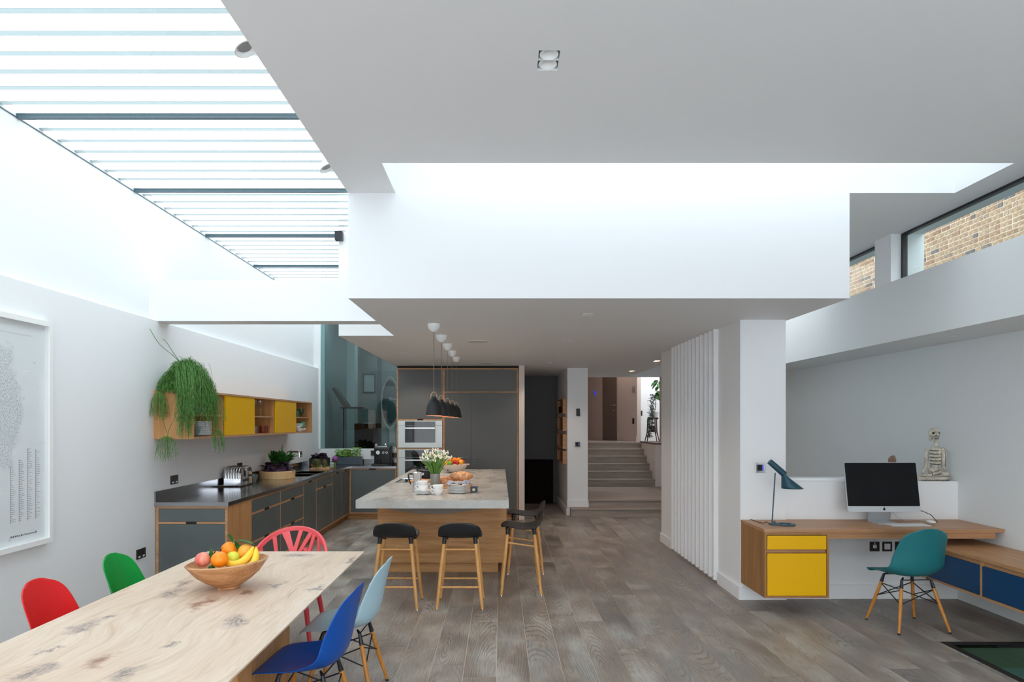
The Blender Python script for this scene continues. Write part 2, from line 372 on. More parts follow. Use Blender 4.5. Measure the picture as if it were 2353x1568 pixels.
# right side: high wall, piers, lower wall, soffit
struct(box('wall_right_upper', grey_white, 3.66, 4.7, -2.2, 14.2, 2.40, 2.96))
struct(box('trim_7', mat('bounce_cut_sheet', S(70, 74, 78), .9), 3.81, 4.72, -2.2, 14.2, 2.955, 2.97))  # unseen dark cover, added to cut light bouncing onto the eaves soffit
struct(box('wall_right', grey_white, XR, 4.7, -2.2, 14.2, 0, 2.40))
struct(box('wall_pier', white, 3.66, 3.97, 6.31, 6.58, 2.96, ZC))
struct(box('wall_pier', white, 3.66, 3.97, 8.9, 14.2, 2.96, ZC))
struct(box('wall_pier', white, 3.66, 3.97, -2.2, 2.6, 2.96, ZC))
for n, (a, b, lab) in enumerate([(2.6, 6.31, 'long clerestory window with black frame on the right, brick wall beyond'), (6.58, 8.9, 'farther clerestory window half hidden by the white block')]):
    wn = struct(T('window_%d' % (3+n), lab, None, (3.78, (a+b)/2, 2.96)))
    MB().box(3.755, 3.80, a, b, ZC-.022, ZC).box(3.755, 3.80, a, a+.03, 2.96, ZC-.022).box(3.755, 3.80, b-.028, b, 2.96, ZC-.022).box(3.755, 3.80, a+.03, b-.045, 2.96, 2.975).build('frame', black_metal, wn)
    box('pane', glass_clear, 3.77, 3.782, a+.03, b-.045, 2.975, ZC-.022, wn)
# exterior brick wall
bw = struct(box('wall_brick', mortar, 7.215, 7.5, -3, 16, -.3, 5.4), 'old stock brick wall outside the clerestory windows')
rb = random.Random(11); meshes = {}
def brick(y0, L, z):
    key = round(L, 3)
    if key not in meshes:
        o = MB().box(-.012, .012, -L/2, L/2, -.0325, .0325).build('brick', brick_m, bw, local=True, bevel=.004); meshes[key] = o.data
    else: o = bpy.data.objects.new('brick', meshes[key]); COL.objects.link(o); o.parent = bw
    o.location = Vector((7.2225+rb.uniform(-.002, .003), y0+L/2, z))-bw.location; o.rotation_euler = (rb.uniform(-.01, .01), 0, rb.uniform(-.01, .01))
nb = 0
for r in range(11):
    z = 4.10+.075*r
    for (a, b) in ((9.1, 12.1), (13.0, 14.2)):
        y = a-rb.choice([0, .06, .115, .17])
        while y < b:
            L = rb.choice([.215, .215, .215, .1025]); brick(y, L, z); nb += 1; y += L+.011
print('bricks', nb)
struct(box('ground', mat('lawn', S(84, 104, 60), .9), -40, 40, -40, 40, -2.9, -2.8))
struct(MB().slab(-30, 30, -30, -2.4, -.4, -.05, []).build('ground', mat('bounce_paving', S(222, 230, 240), .8)))  # unseen pale ground, coloured to bounce daylight up to the ceilings
# garden side behind the camera: posts and head of the wide opening
struct(MB().box(-3.7, -3.2, -2.35, -2.2, 0, 3.86).box(4.2, 4.7, -2.35, -2.2, 0, 3.0).box(-3.7, 4.7, -2.35, -2.2, 2.9, 3.9).build('wall_garden', white))
gd = struct(T('door_1', 'wide glazed garden doors behind the dining end', None, (.5, -2.25, 0)))
for i in range(5): box('stile', black_metal, -3.2+i*1.85-.03, -3.2+i*1.85+.03, -2.3, -2.24, 0, 2.9, gd)
# partition with flutes
XP = 2.237
wp = struct(box('wall_partition', white, XP, 2.66, 6.27, 9.33, 0, ZK), 'white partition wall with upright flutes at the corridor')
ys = [(6.9+(8.74-6.9)*k/12) for k in range(12)]
for y in ys:
    MB().prism([(XP, y), (XP, y+.125), (XP-.012, y+.125), (XP-.045, y+.045), (XP-.045, y+.012)], .03, ZK, 'Z').build('flute', white, wp)
struct(MB().box(XP-.018, XP, 6.252, 6.88, 0, .12).box(XP-.018, XP, 8.76, 9.33, 0, .12).box(XP, 2.66, 6.252, 6.27, 0, .12).build('baseboard_partition', white))
# low desk wall
struct(box('wall_low', white, 2.66, XR, 6.30, 6.52, 0, 1.095))
struct(box('trim_4', white, 2.66, 3.40, 6.36, 6.52, 1.095, 1.118))
struct(box('baseboard_low', white, 2.66, XR, 6.285, 6.30, 0, .13))
struct(box('baseboard_right', grey_white, XR-.015, XR, -2, 6.285, 0, .13))
# back of kitchen
wb = struct(MB().box(-3.6, -1.70, 12.05, 12.2, 0, 1.17).build('wall_back', white))
struct(MB().box(XU, -3.19, 12.0, 12.06, 1.17, 3.74).build('trim_5', white))
win = struct(T('window_6', 'tall teal-tinted internal window above the back worktop', None, (-2.45, 12.1, 1.17)))
box('pane', glass_teal, -3.19, -1.70, 12.09, 12.10, 1.17, 3.74, win)
box('frame', mat('teal_edge', S(120, 158, 156), .4), -3.19, -3.13, 12.06, 12.12, 1.17, 3.74, win)
# music room behind the glass
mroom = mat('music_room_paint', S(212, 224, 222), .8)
struct(MB().box(-3.4, -3.3, 12.2, 16.4, 0, 3.9).box(-3.4, -.4, 16.3, 16.4, 0, 3.9).box(-.5, -.4, 12.2, 16.4, 0, 3.9).build('wall_music_room', mroom))
struct(box('floor', dark_paint, -3.4, -.4, 12.2, 16.4, -.1, 0)); struct(box('ceiling', mroom, -3.4, -.4, 12.6, 16.4, 3.75, 3.9))
# nook, pillar, stair hall
struct(box('wall_nook_left', white_warm, .325, .42, 11.36, 13.9, 0, ZK))
struct(box('wall_nook_back', dark_paint, -.4, 1.3, 13.9, 14.1, 0, ZK))
struct(box('wall_stair_left', white, 1.196, 1.556, 11.9, 14.3, 0, ZK))
struct(MB().box(1.19, 1.57, 11.885, 11.9, .15, .27).box(1.18, 1.196, 11.9, 13.9, 0, .12).build('baseboard_stair', white))
struct(box('floor', plank_m, -.5, 1.3, 11.7, 13.9, -.1, 0))
st = struct(T('stairs', 'grey oak stairs rising behind the white pillar to the upper hall', None, (2.4, 14, 0)))
tread_m = wood('stair_oak', S(170, 158, 148), S(140, 126, 116), 'X', 1, .45)
def stp(x0, x1, y0, y1, z0, z1, nos=.02):
    o = box('step', tread_m, x0, x1, y0, y1, z0-.002, z1-.028, st)
    MB().box(x0, x1, y0-nos, y1, z1-.028, z1).build('tread', tread_m, st, bevel=.004)
stp(1.24, 4.28, 11.7, 11.9, 0, .15); stp(1.556, 4.28, 11.9, 14.3, 0.0, .28)
for k in range(6): stp(1.556, 3.30, 14.3+.28*k, 15.98 if k == 5 else 14.3+.28*(k+1), .28+.15*k-.1, .28+.15*(k+1))
hall_m = mat('hall_paint', S(192, 176, 167), .75, spec=.2)
struct(box('wall_stair_right', white_warm, 3.30, 4.6, 14.3, 15.8, 0, 1.17))
struct(box('trim_6', mat('dark_oak_cap', S(92, 74, 66), .5), 3.28, 4.6, 14.28, 15.8, 1.17, 1.20))
struct(box('wall_stair_jamb', hall_m, 3.385, 4.6, 14.15, 14.28, 1.2, 2.6))
struct(box('wall_hall_header', white, -.5, 4.6, 14.15, 14.35, ZK, 4.0))
struct(box('floor', tread_m, 1.2, 4.6, 15.985, 19, 1.05, 1.18))
ang = MB().prism([(1.9, 18.95), (3.27, 16.05), (3.37, 16.1), (2.0, 19.0)], 1.18, 3.6, 'Z').build('wall_hall_angled', hall_m); struct(ang)
struct(box('wall_hall_left', hall_m, 1.25, 1.5, 14.3, 19, 1.18, 3.6)); struct(box('wall_hall_back', white, 3.3, 4.7, 16.35, 16.5, 1.18, 4.2))
struct(box('wall_hall_end', white, 1.2, 2.2, 18.95, 19.1, 1.18, 3.6))
struct(box('ceiling', white, 1.2, 3.3, 14.35, 19, 3.5, 3.6)); struct(box('wall_hall_right', white, 4.6, 4.7, 14.2, 16.5, 0, 4.2))
d = Vector((3.27-1.9, 16.05-18.95, 0)).normalized(); nrm = Vector((d.y, -d.x, 0))
if nrm.y > 0: nrm = -nrm
dr = struct(T('door_2', 'dark brown flush door in the angled hall wall with silver handle', None, (2.65, 17.36, 1.18)))
def onwall(u0, u1, z0, z1, off0, off1, name, m, par):
    a = Vector((1.9, 18.95, 0)); pts = []
    p = [a+d*u0+nrm*off0, a+d*u1+nrm*off0, a+d*u1+nrm*off1, a+d*u0+nrm*off1]
    return MB().prism([(q.x, q.y) for q in p], z0, z1).build(name, m, par)
onwall(1.80, 2.40, 1.19, 3.45, 0, .03, 'door_leaf', mat('door_brown', S(104, 88, 80), .6), dr)
onwall(2.20, 2.36, 2.06, 2.075, .05, .07, 'handle', chrome, dr); onwall(2.34, 2.365, 2.05, 2.085, .03, .06, 'rose', chrome, dr)
onwall(2.28, 2.34, 1.93, 1.95, .03, .045, 'lock_plate', chrome, dr)
struct(onwall(0, 1.78, 1.18, 1.33, 0, .018, 'baseboard_hall', hall_m, None)); struct(onwall(2.42, 3.2, 1.18, 1.33, 0, .018, 'baseboard_hall', hall_m, None))
for nm, a_, b_, lab, m_, cat in (('alarm_panel', (1.40, 2.36), (1.46, 2.46), 'small blue-lit panel on the angled hall wall left of the brown door', None, 'panel'),
                       ('light_switch', (3.05, 1.60), (3.10, 1.74), 'slim dark switch plate on the pinkish hall wall right of the brown door', black_pl, 'switch'),
                       ('wall_hook', (3.04, 2.36), (3.11, 2.5), 'small silver fitting high on the hall wall near its white corner', chrome, 'fitting')):
    if m_ is None: m_ = mat('blue_led', S(60, 70, 200), .4, emit=S(50, 60, 230), es=.8)
    tag(onwall(a_[0], b_[0], a_[1], b_[1], 0, .02, nm, m_, None), lab, cat)
# ---------------- fill lamps added to the back rooms, and the corridor downlights ----------------
def lamp(name, typ, loc, power, col, size=.2, rot=(0, 0, 0), spot=None):
    l = bpy.data.lights.new(name, typ); l.energy = power; l.color = col
    if typ == 'AREA': l.size = size
    elif typ in ('POINT', 'SPOT'): l.shadow_soft_size = size
    if spot: l.spot_size = R(spot); l.spot_blend = .6
    o = bpy.data.objects.new(name, l); COL.objects.link(o); o.location = loc; o.rotation_euler = rot; return o
warm = (1, .62, .42)
lamp('music_room_fill', 'AREA', (-1.9, 14.4, 3.7), 15, (.9, 1, 1), 1.6)  # added area lamp, brightens the room behind the teal glass
lamp('lightwell_fill', 'AREA', (3.8, 3.2, -.25), 14, (.95, 1, .98), .6)  # added lamp under the floor glass, brightens the pit
lamp('hall_fill', 'POINT', (2.75, 16.3, 3.3), 9, (1, .8, .68), .1)  # added fill, has no fitting in the hall
lamp('hall_spot', 'SPOT', (2.55, 12.55, 2.55), 18, warm, .03, (0, 0, 0), 80)
lamp('hall_spot', 'SPOT', (2.3, 10.7, 2.55), 12, warm, .03, (0, 0, 0), 80)
lamp('stair_fill', 'AREA', (3.9, 15.2, 4.1), 22, (.9, .95, 1), .8)  # added area lamp boosting the daylight on the upper landing
# ---------------- kitchen: base units ----------------
CX = -2.54                       # front plane of the long run
ZT, ZP = .862, .10               # underside rail and plinth
def unit_long(y0, y1, kind, label, idx):
    t = T('base_cabinet', label, 'cabinet', ((XL+CX)/2, (y0+y1)/2, 0), 'charcoal base cabinets of the long run')
    box('carcass', oak_y, XL+.01, CX-.018, y0+.001, y1-.001, ZP, ZT, t)
    box('plinth', oak_y, XL+.05, CX-.07, y0, y1, 0, ZP, t)
    # oak edge frame, proud of the carcass
    fr = MB().box(CX-.018, CX, y0, y0+.011, ZP, ZT).box(CX-.018, CX, y1-.011, y1, ZP, ZT).box(CX-.018, CX, y0+.011, y1-.011, ZP, ZP+.02).box(CX-.018, CX, y0+.011, y1-.011, ZT-.02, ZT)
    splits = {'drawers': [.706, .409], 'door': [], 'split': [.71]}[kind]
    zz = [ZT-.02]
    for s in splits: fr.box(CX-.018, CX, y0+.011, y1-.011, s-.011, s+.011)
    fr.build('edge_frame', ply, t)
    tops = [ZT-.02]+[s-.011 for s in splits]; bots = [s+.011 for s in splits]+[ZP+.02]
    for a, b in zip(tops, bots):
        nm = 'drawer_front' if kind == 'drawers' or (kind == 'split' and a > .8) else 'cabinet_door'
        box(nm, char, CX-.016, CX+.001, y0+.013, y1-.013, b+.002, a-.002, t, bevel=.001)
    nz = ([] if kind != 'door' else [ZT-.010])+[s for s in splits]
    for z in nz: box('finger_notch', black_in, CX-.01, CX+.0022, (y0+y1)/2-.07, (y0+y1)/2+.07, z-.011, z+.011, t)  # solid dark block standing in for the shade of a cutout
L0 = 6.90
mods = [(.92, 'drawers', 'drawer cabinet next to the oak end panel of the long run'), (.92, 'drawers', 'second drawer cabinet from the oak end panel of the long run'),
        (.6, 'door', 'narrow tall-door cabinet just beyond the two drawer cabinets'), (.92, 'split', 'sink cabinet with one shallow drawer over one deep door'),
        (.6, 'door', 'narrow cabinet just beyond the sink cabinet'), (.54, 'door', 'last narrow cabinet of the long run at the inner corner')]
y = L0
for i, (wd, kd, lb) in enumerate(mods): unit_long(y, y+wd, kd, 'charcoal fronted '+lb, i); y += wd
# end unit facing the dining table
t = T('base_cabinet', 'end cabinet with charcoal front facing the dining table and oak side panel', 'cabinet', (-2.88, 6.6, 0), 'charcoal base cabinets of the long run')
box('carcass', oak, XL+.01, CX, 6.32, 6.90, .0, ZT, t)
MB().box(XL+.01, XL+.035, 6.30, 6.32, 0, ZT).box(CX-.025, CX, 6.30, 6.32, 0, ZT).box(XL+.035, CX-.025, 6.30, 6.32, ZT-.022, ZT).box(XL+.035, CX-.025, 6.30, 6.32, .695, .715).build('edge_frame', ply, t)
box('drawer_front', char, XL+.037, CX-.027, 6.302, 6.32, .717, ZT-.024, t); box('cabinet_door', char, XL+.037, CX-.027, 6.302, 6.32, .06, .693, t)
box('finger_notch', black_in, -2.93, -2.83, 6.2995, 6.32, .694, .716, t)
# back unit
t = T('base_cabinet', 'wide charcoal cabinet under the coffee machine against the back wall', 'cabinet', (-2.13, 11.7, 0))
box('carcass', oak, CX+.005, -1.745, 11.42, 12.04, ZP, ZT, t); box('plinth', oak_x, CX-.07, -1.745, 11.47, 12.0, 0, ZP, t)
MB().box(CX+.005, CX+.03, 11.40, 11.42, ZP, ZT).box(-1.765, -1.745, 11.40, 11.42, ZP, ZT).box(CX+.03, -1.765, 11.40, 11.42, ZT-.02, ZT).box(CX+.03, -1.765, 11.40, 11.42, ZP, ZP+.02).build('edge_frame', ply, t)
box('cabinet_door', char, CX+.032, -1.767, 11.399, 11.42, ZP+.022, ZT-.022, t, bevel=.001); box('finger_notch', black_in, -2.21, -2.09, 11.3985, 11.42, ZT-.021, ZT+.001, t)
# worktop with sink
t = T('steel_worktop', 'L-shaped brushed steel worktop with splash edge along the left wall', 'worktop', (-2.9, 9, .862))
s1, s2 = (-3.02, -2.64, 9.25, 9.72), (-3.02, -2.64, 9.78, 10.25)
MB().slab(XL, CX+.012, 6.285, 12.05, .864, .90, [s1, s2]).box(CX+.012, -1.742, 11.385, 12.05, .864, .90).build('top', worktop_m, t)
MB().box(XL, XL+.015, 6.285, 12.05, .90, 1.0).box(XL+.015, -1.742, 12.035, 12.05, .90, .985).build('splash_edge', worktop_m, t)
for s in (s1, s2):
    MB().box(s[0]-.003, s[0], s[2], s[3], .72, .898).box(s[1], s[1]+.003, s[2], s[3], .72, .898).box(s[0], s[1], s[2]-.003, s[2], .72, .898).box(s[0], s[1], s[3], s[3]+.003, .72, .898).box(s[0], s[1], s[2], s[3], .717, .72).build('sink_basin', steel, t)
t = T('kitchen_tap', 'brushed steel swan neck tap over the sink by the left wall', 'tap', (-3.12, 9.9, .90))
MB().tube([(-3.12, 9.9, .90), (-3.12, 9.9, 1.19), (-3.115, 9.9, 1.205), (-3.10, 9.9, 1.212), (-2.97, 9.9, 1.212), (-2.95, 9.9, 1.205), (-2.94, 9.9, 1.19), (-2.94, 9.9, 1.13)], .013, 10).build('spout', steel, t, smooth=True)
MB().lathe([(0, .90), (.03, .90), (.03, .91), (.014, .92)], (-3.12, 9.9, 0), 16).build('base', steel, t, smooth=True)
t = T('mixer_lever', 'small steel mixer lever tap in front of the swan neck tap', 'tap', (-3.08, 9.55, .90))
MB().lathe([(0, .9), (.025, .9), (.025, 1.0), (.02, 1.02), (0, 1.025)], (-3.08, 9.55, 0), 14).build('body', steel, t, smooth=True)
MB().bar((-3.08, 9.55, 1.015), (-2.94, 9.56, 1.045), .010, .006, 8).build('lever', steel, t, smooth=True)
# ---------------- tall units ----------------
YT = 11.40; X0, X1, XM = -1.738, .318, -.944
t = T('oven_housing', 'tall charcoal housing around the two built-in ovens', 'cabinet', ((X0+XM)/2, 11.7, 0))
MB().box(X0, X0+.022, YT, 12.04, .02, 2.56).box(XM-.022, XM, YT, 12.04, .02, 2.56).box(X0+.022, XM-.022, YT, 12.04, 2.535, 2.56).box(X0+.022, XM-.022, YT, 12.04, 1.675, 1.70).box(X0+.022, XM-.022, YT, 12.04, 1.19, 1.213).box(X0+.022, XM-.022, YT, 12.04, .55, .57).box(X0+.022, XM-.022, YT, 12.04, .10, .12).build('edge_frame', ply, t)
box('carcass', char_dark, X0+.022, XM-.022, YT+.05, 12.03, .12, 2.53, t)
box('cabinet_door', char_dark, X0+.024, XM-.024, YT+.003, YT+.02, 1.702, 2.532, t); box('cabinet_door', char_dark, X0+.024, XM-.024, YT+.003, YT+.02, .122, .548, t)
box('finger_notch', black_in, -1.39, -1.29, YT-.001, YT+.02, 1.676, 1.70, t); box('plinth', oak_x, X0, XM, YT+.06, 12, 0, .10, t)
def oven(name, z0, z1, zs, label):
    t = T(name, label, 'oven', ((X0+XM)/2, YT, z0))
    a, b = X0+.026, XM-.026
    og = mat('oven_front_glass', S(205, 216, 216), .18, spec=.6) if 'oven_front_glass' not in MATS else MATS['oven_front_glass']
    box('front', og, a, b, YT-.012, YT+.05, z0, zs-.003, t, bevel=.001); box('control_strip', og, a, b, YT-.012, YT+.05, zs+.001, z1, t, bevel=.001)
    c0, c1 = a+.115, b-.115
    box('display', oven_glass, c0, c1, YT-.014, YT, zs+.004, z1-.014, t)
    box('window', oven_glass, c0, c1, YT-.014, YT, z0+.085, zs-.004, t)
    box('handle', steel, c0+.004, c1-.004, YT-.05, YT-.035, zs-.052, zs-.036, t)
    [box('handle_bracket', steel, q_, q_+.015, YT-.036, YT-.012, zs-.05, zs-.038, t) for q_ in (c0+.01, c1-.025)]
oven('microwave_oven', 1.216, 1.672, 1.59, 'upper built-in oven with pale glass front and dark window')
oven('oven', .573, 1.187, 1.05, 'lower built-in oven with pale glass front, partly behind the flowers')
t = T('tall_cupboard', 'tall charcoal double cupboard with two short steel handles right of the ovens', 'cupboard', ((XM+X1)/2, 11.7, 0))
MB().box(XM, XM+.015, YT, 12.04, .02, 2.56).box(X1-.03, X1, YT, 12.04, .02, 2.56).box(XM+.015, X1-.03, YT, 12.04, 2.535, 2.56).box(XM+.015, X1-.03, YT, 12.04, 2.145, 2.165).build('edge_frame', ply, t)
box('carcass', char_dark, XM+.015, X1-.03, YT+.04, 12.03, .1, 2.53, t); box('plinth', oak_x, XM, X1, YT+.06, 12, 0, .1, t)
box('top_panel', char_dark, XM+.017, X1-.032, YT+.003, YT+.02, 2.167, 2.533, t)
xs = -.478
for a, b, hx in ((XM+.017, xs-.0015, (-.67, -.53)), (xs+.0015, X1-.032, (-.415, -.265))):
    dd = box('cabinet_door', char_dark, a, b, YT+.003, YT+.022, .11, 2.143, t)
    MB().tube([(hx[0], YT+.004, 1.05), (hx[0], YT-.03, 1.05), (hx[0]+.01, YT-.035, 1.05), (hx[1]-.01, YT-.035, 1.05), (hx[1], YT-.03, 1.05), (hx[1], YT+.004, 1.05)], .006, 8).build('handle', chrome, dd, smooth=True)
box('filler', black_in, X0, X1, YT+.05, 12.04, 2.56, 2.6, t)
# ---------------- wall shelf ----------------
SX, SZ0, SZ1 = -2.852, 1.488, 1.946
t = T('wall_shelf_unit', 'long oak wall cabinet with two yellow sliding doors on the left wall', 'shelf', (-3.03, 8.2, SZ0))
ydiv = [6.28, 7.04, 7.88, 8.62, 9.49, 10.26]
MB().box(XL, SX, 6.30, 10.26, SZ0, SZ0+.02).box(XL, SX, 6.30, 10.26, SZ1-.02, SZ1).build('case', ply, t)
box('end_panel', oak, XL, SX, 6.28, 6.30, SZ0, SZ1, t, bevel=.001)
box('back', oak_y, XL, XL+.012, 6.3, 10.25, SZ0+.02, SZ1-.02, t)
for y in ydiv[1:-1]: box('divider', oak, XL+.012, SX-.03, y-.009, y+.009, SZ0+.02, SZ1-.02, t)
box('divider', oak, XL, SX, 10.24, 10.26, SZ0+.02, SZ1-.02, t)
for a, b in ((6.30, 7.03), (7.89, 8.61), (9.50, 10.24)): box('shelf_board', ply, XL+.012, SX-.035, a, b, 1.705, 1.722, t)
for a, b in ((7.04, 7.88), (8.62, 9.49)): box('sliding_door', yellow, SX-.025, SX-.008, a, b, SZ0+.022, SZ1-.022, t, bevel=.001)
def plate_stack(x, y, z, n, r, label, group, cat='plate'):
    base = None
    for i in range(n):
        if base is None:
            base = MB().lathe([(0, 0), (r*.55, 0), (r*.62, .003), (r, .014), (r, .017), (r*.6, .007), (0, .005)], (0, 0, 0), 28).build('plate', porcelain, None, smooth=True); o = base
        else: o = base.copy(); COL.objects.link(o)
        o.location = (x, y, z+i*.0095); tag(o, ('topmost ' if i == n-1 else 'lowest ' if i == 0 else '')+label, cat, group)
def bowl_prof(r, h, th=.004, foot=.4): return [(0, 0), (r*foot, 0), (r*.8, h*.4), (r, h), (r-th, h), (r*.8-th, h*.42), (r*foot-.002, th), (0, th)]
def lathe_thing(name, prof, m, loc, label, cat, group=None, seg=24, rot=None, sx=1, sy=1):
    o = MB().lathe(prof, (0, 0, 0), seg, sx, sy).build(name, m, None, smooth=True); o.location = loc
    if rot: o.rotation_euler = rot
    return tag(o, label, cat, group)
plate_stack(-2.99, 6.72, 1.508, 15, .115, 'white plate in the tall pile on the lower left shelf behind the trailing plant', 'plates in the left wall shelf')
lathe_thing('glass_bowl', bowl_prof(.075, .10), glass_clear, (-2.95, 6.50, 1.508), 'clear glass bowl nearest the end panel in the left wall shelf', 'bowl')
for i in range(3): lathe_thing('bowl', bowl_prof(.075, .06), porcelain, (-2.98, 6.66, 1.722+.012*i), 'white bowl nested above the plates in the left wall shelf', 'bowl', 'bowls nested above the plates')
wg = [(0, 0), (.034, 0), (.034, .002), (.004, .006), (.004, .09), (.02, .105), (.04, .14), (.038, .19), (.036, .19), (.038, .14), (.019, .108), (0, .1)]
for i, (x, y) in enumerate(((-2.93, 7.98), (-2.95, 8.12), (-2.94, 8.28))):
    lathe_thing('wine_glass', wg, glass_cup, (x, y, 1.722), ['clear wine glass nearest the first yellow door', 'clear wine glass in the middle of the shelf between the yellow doors', 'clear wine glass nearest the second yellow door'][i], 'wine glass', 'wine glasses between the yellow doors')
tg = [(0, 0), (.033, 0), (.042, .09), (.040, .09), (.031, .006), (0, .006)]
for i, (x, y) in enumerate(((-2.94, 7.96), (-2.93, 8.08), (-2.96, 8.2))): lathe_thing('tumbler', tg, glass_cup, (x, y, 1.508), 'clear %s on the lower shelf between the yellow doors' % ['tumbler nearest the first door', 'tumbler beside the first one', 'tumbler next to the amber glasses'][i], 'glass', 'tumblers between the yellow doors', 14)
for i, (x, y) in enumerate(((-2.93, 8.34), (-2.94, 8.46))): lathe_thing('amber_glass', tg, glass_amber, (x, y, 1.508), ['amber tumbler next to the clear tumblers', 'amber tumbler against the second yellow door'][i], 'glass', 'amber tumblers between the yellow doors', 14)
lathe_thing('green_bowl', bowl_prof(.09, .12), glass_green, (-2.97, 9.95, 1.722), 'large green glass bowl on the far upper shelf', 'bowl')
for i, (x, y) in enumerate(((-2.93, 9.62), (-2.92, 9.74))): lathe_thing('green_glass', tg, glass_green, (x, y, 1.722), ['green glass just beyond the second yellow door', 'green glass between the first green glass and the green bowl'][i], 'glass', None, 14)
for i, (x, y, z, r, hh) in enumerate(((-2.95, 9.62, 1.508, .05, .085), (-2.93, 9.85, 1.508, .06, .05), (-2.95, 10.05, 1.508, .075, .05))): lathe_thing('bowl', bowl_prof(r, hh), porcelain, (x, y, z), ['white cup at the near end of the far lower shelf', 'white dish in the middle of the far lower shelf', 'shallow white bowl at the far end of the lower shelf'][i], 'bowl', None, 18)
lathe_thing('bowl', bowl_prof(.07, .05), porcelain, (-2.95, 9.9, 1.565), 'tilted white bowl stacked on the others in the far lower shelf', 'bowl', None, 18, (.3, 0, 0))
lathe_thing('jar', [(0, 0), (.045, 0), (.045, .08), (0, .08)], mat('green_tin', S(60, 150, 110), .4), (-2.93, 10.0, 1.57), 'green round tin on top of the bowls in the far lower shelf', 'tin', None, 16)
# ---------------- hanging plant ----------------
t = T('rhipsalis_plant', 'bushy trailing green plant spilling over the end of the wall shelf', 'plant', (-3.0, 6.62, SZ1))
MB().lathe([(0, SZ1), (.09, SZ1), (.11, SZ1+.14), (.10, SZ1+.14), (.085, SZ1+.12), (0, SZ1+.12)], (-3.02, 6.62, 0), 20).build('pot', stone_grey, t, smooth=True)
rp = random.Random(5)
def smooth_pts(P_, n=3):
    P_ = [Vector(p) for p in P_]; Q = [P_[0]*2-P_[1]]+P_+[P_[-1]*2-P_[-2]]; out = []
    for i in range(1, len(Q)-2):
        for k in range(n):
            t_ = k/n; out.append(.5*((2*Q[i])+(Q[i+1]-Q[i-1])*t_+(2*Q[i-1]-5*Q[i]+4*Q[i+1]-Q[i+2])*t_*t_+(3*Q[i]-Q[i-1]-3*Q[i+1]+Q[i+2])*t_**3))
    return out+[P_[-1]]
def ok(p): return Vector((max(p.x, XL+.012), p.y, p.z))
def strands(n, fn, r=.0022):
    mb = MB()
    for i in range(n):
        pts, rr = fn(i); mb.tube([ok(p) for p in smooth_pts(pts)], rr or r, 3, cap=False)
        for kk in range(2):
            q0 = pts[-1].lerp(pts[-2], rp.uniform(.2, .9)); mb.tube([ok(q0), ok(q0+Vector((rp.uniform(-.035, .035), rp.uniform(-.03, .02), -rp.uniform(.02, .06))))], r*.75, 3, cap=False)
        q = pts[-1]
        for k in range(3):
            a = rp.uniform(0, 6.28); l = rp.uniform(.02, .05)
            mb.tube([ok(q), ok(q+Vector((math.cos(a)*l*.5, math.sin(a)*l*.5, -l)))], r*.8, 3, cap=False)
    return mb
def dome(i):
    a = rp.uniform(0, 2*math.pi); rad = (rp.random()**.5)*.25; pk = 2.235-.17*(rad/.25)**2.5+rp.uniform(-.03, .02)
    cx, cy = -2.99, 6.45; dx, dy = math.cos(a), math.sin(a)
    drop = rp.uniform(.12, .3)
    x, y = cx+dx*rad, cy+dy*rad*.9
    zend = max(pk-drop, 1.96) if (x < -2.93 or (x < SX and y > 6.28)) else pk-drop*1.3
    j = lambda: Vector((rp.uniform(-.018, .018), rp.uniform(-.018, .018), rp.uniform(-.02, .015))); pk -= rp.random()**2*.10
    return [Vector((cx+dx*rad*.2, cy+dy*rad*.2, 2.10)), Vector((cx+dx*rad*.5, cy+dy*rad*.5, pk+.02))+j(), Vector((cx+dx*rad*.8, cy+dy*rad*.8, pk+.005))+j(), Vector((x, y, pk-.05))+j(), Vector((x+dx*.02, y+dy*.02, (pk+zend)/2)), Vector((x+dx*.025+rp.uniform(-.02, .02), y+dy*.025+rp.uniform(-.02, .02), zend))], None
def cascade(i):
    if i % 3: y0 = rp.uniform(6.17, 6.26); x0 = rp.uniform(-2.97, -2.80)
    else: y0 = rp.uniform(6.24, 6.5); x0 = rp.uniform(-2.83, -2.76)
    zb = rp.uniform(1.60, 1.95)+abs(x0+2.87)*1.2
    s0_ = rp.uniform(1.98, 2.2); return [Vector((x0-.06-rp.random()*.06, y0+.08, s0_+rp.uniform(-.03, .04))), Vector((x0-.03, y0+.03, s0_)), Vector((x0, y0, s0_-.10)), Vector((x0+.01, y0-.01, (2.0+zb)/2)), Vector((x0+rp.uniform(-.03, .03), y0+rp.uniform(-.03, .02), zb))], None
def spray(cx, cy, z0, z1, sp, n):
    mb = MB()
    for i in range(n):
        zz = rp.uniform(z1, (z0+z1)/2); a = rp.uniform(0, 6.28); s_ = sp*rp.random()**.5
        e = Vector((cx+math.cos(a)*s_, cy+math.sin(a)*s_*.35, zz)); c0 = Vector((cx, cy, z0)); m1 = c0.lerp(e, .5)+Vector((math.cos(a)*s_*.25, 0, .03))
        mb.tube(smooth_pts([c0, m1, e, e+Vector((rp.uniform(-.01, .01), 0, -.04))]), .0015, 3, cap=False)
    return mb
strands(1100, dome, .0015).build('foliage', fol_green, t); strands(330, cascade, .0015).build('foliage', fol_green, t)
s = spray(-3.13, 6.20, 1.93, 1.70, .10, 70).build('foliage', fol_green, t); spray(-3.05, 6.18, 1.52, 1.32, .12, 45).build('foliage', fol_green, t)
spray(-2.72, 6.45, 1.93, 1.55, .10, 45).build('foliage', fol_green, t); spray(-2.72, 6.5, 1.58, 1.38, .08, 35).build('foliage', fol_green, t); spray(-2.9, 6.2, 1.75, 1.52, .08, 50).build('foliage', fol_green, t)
st_ = MB()
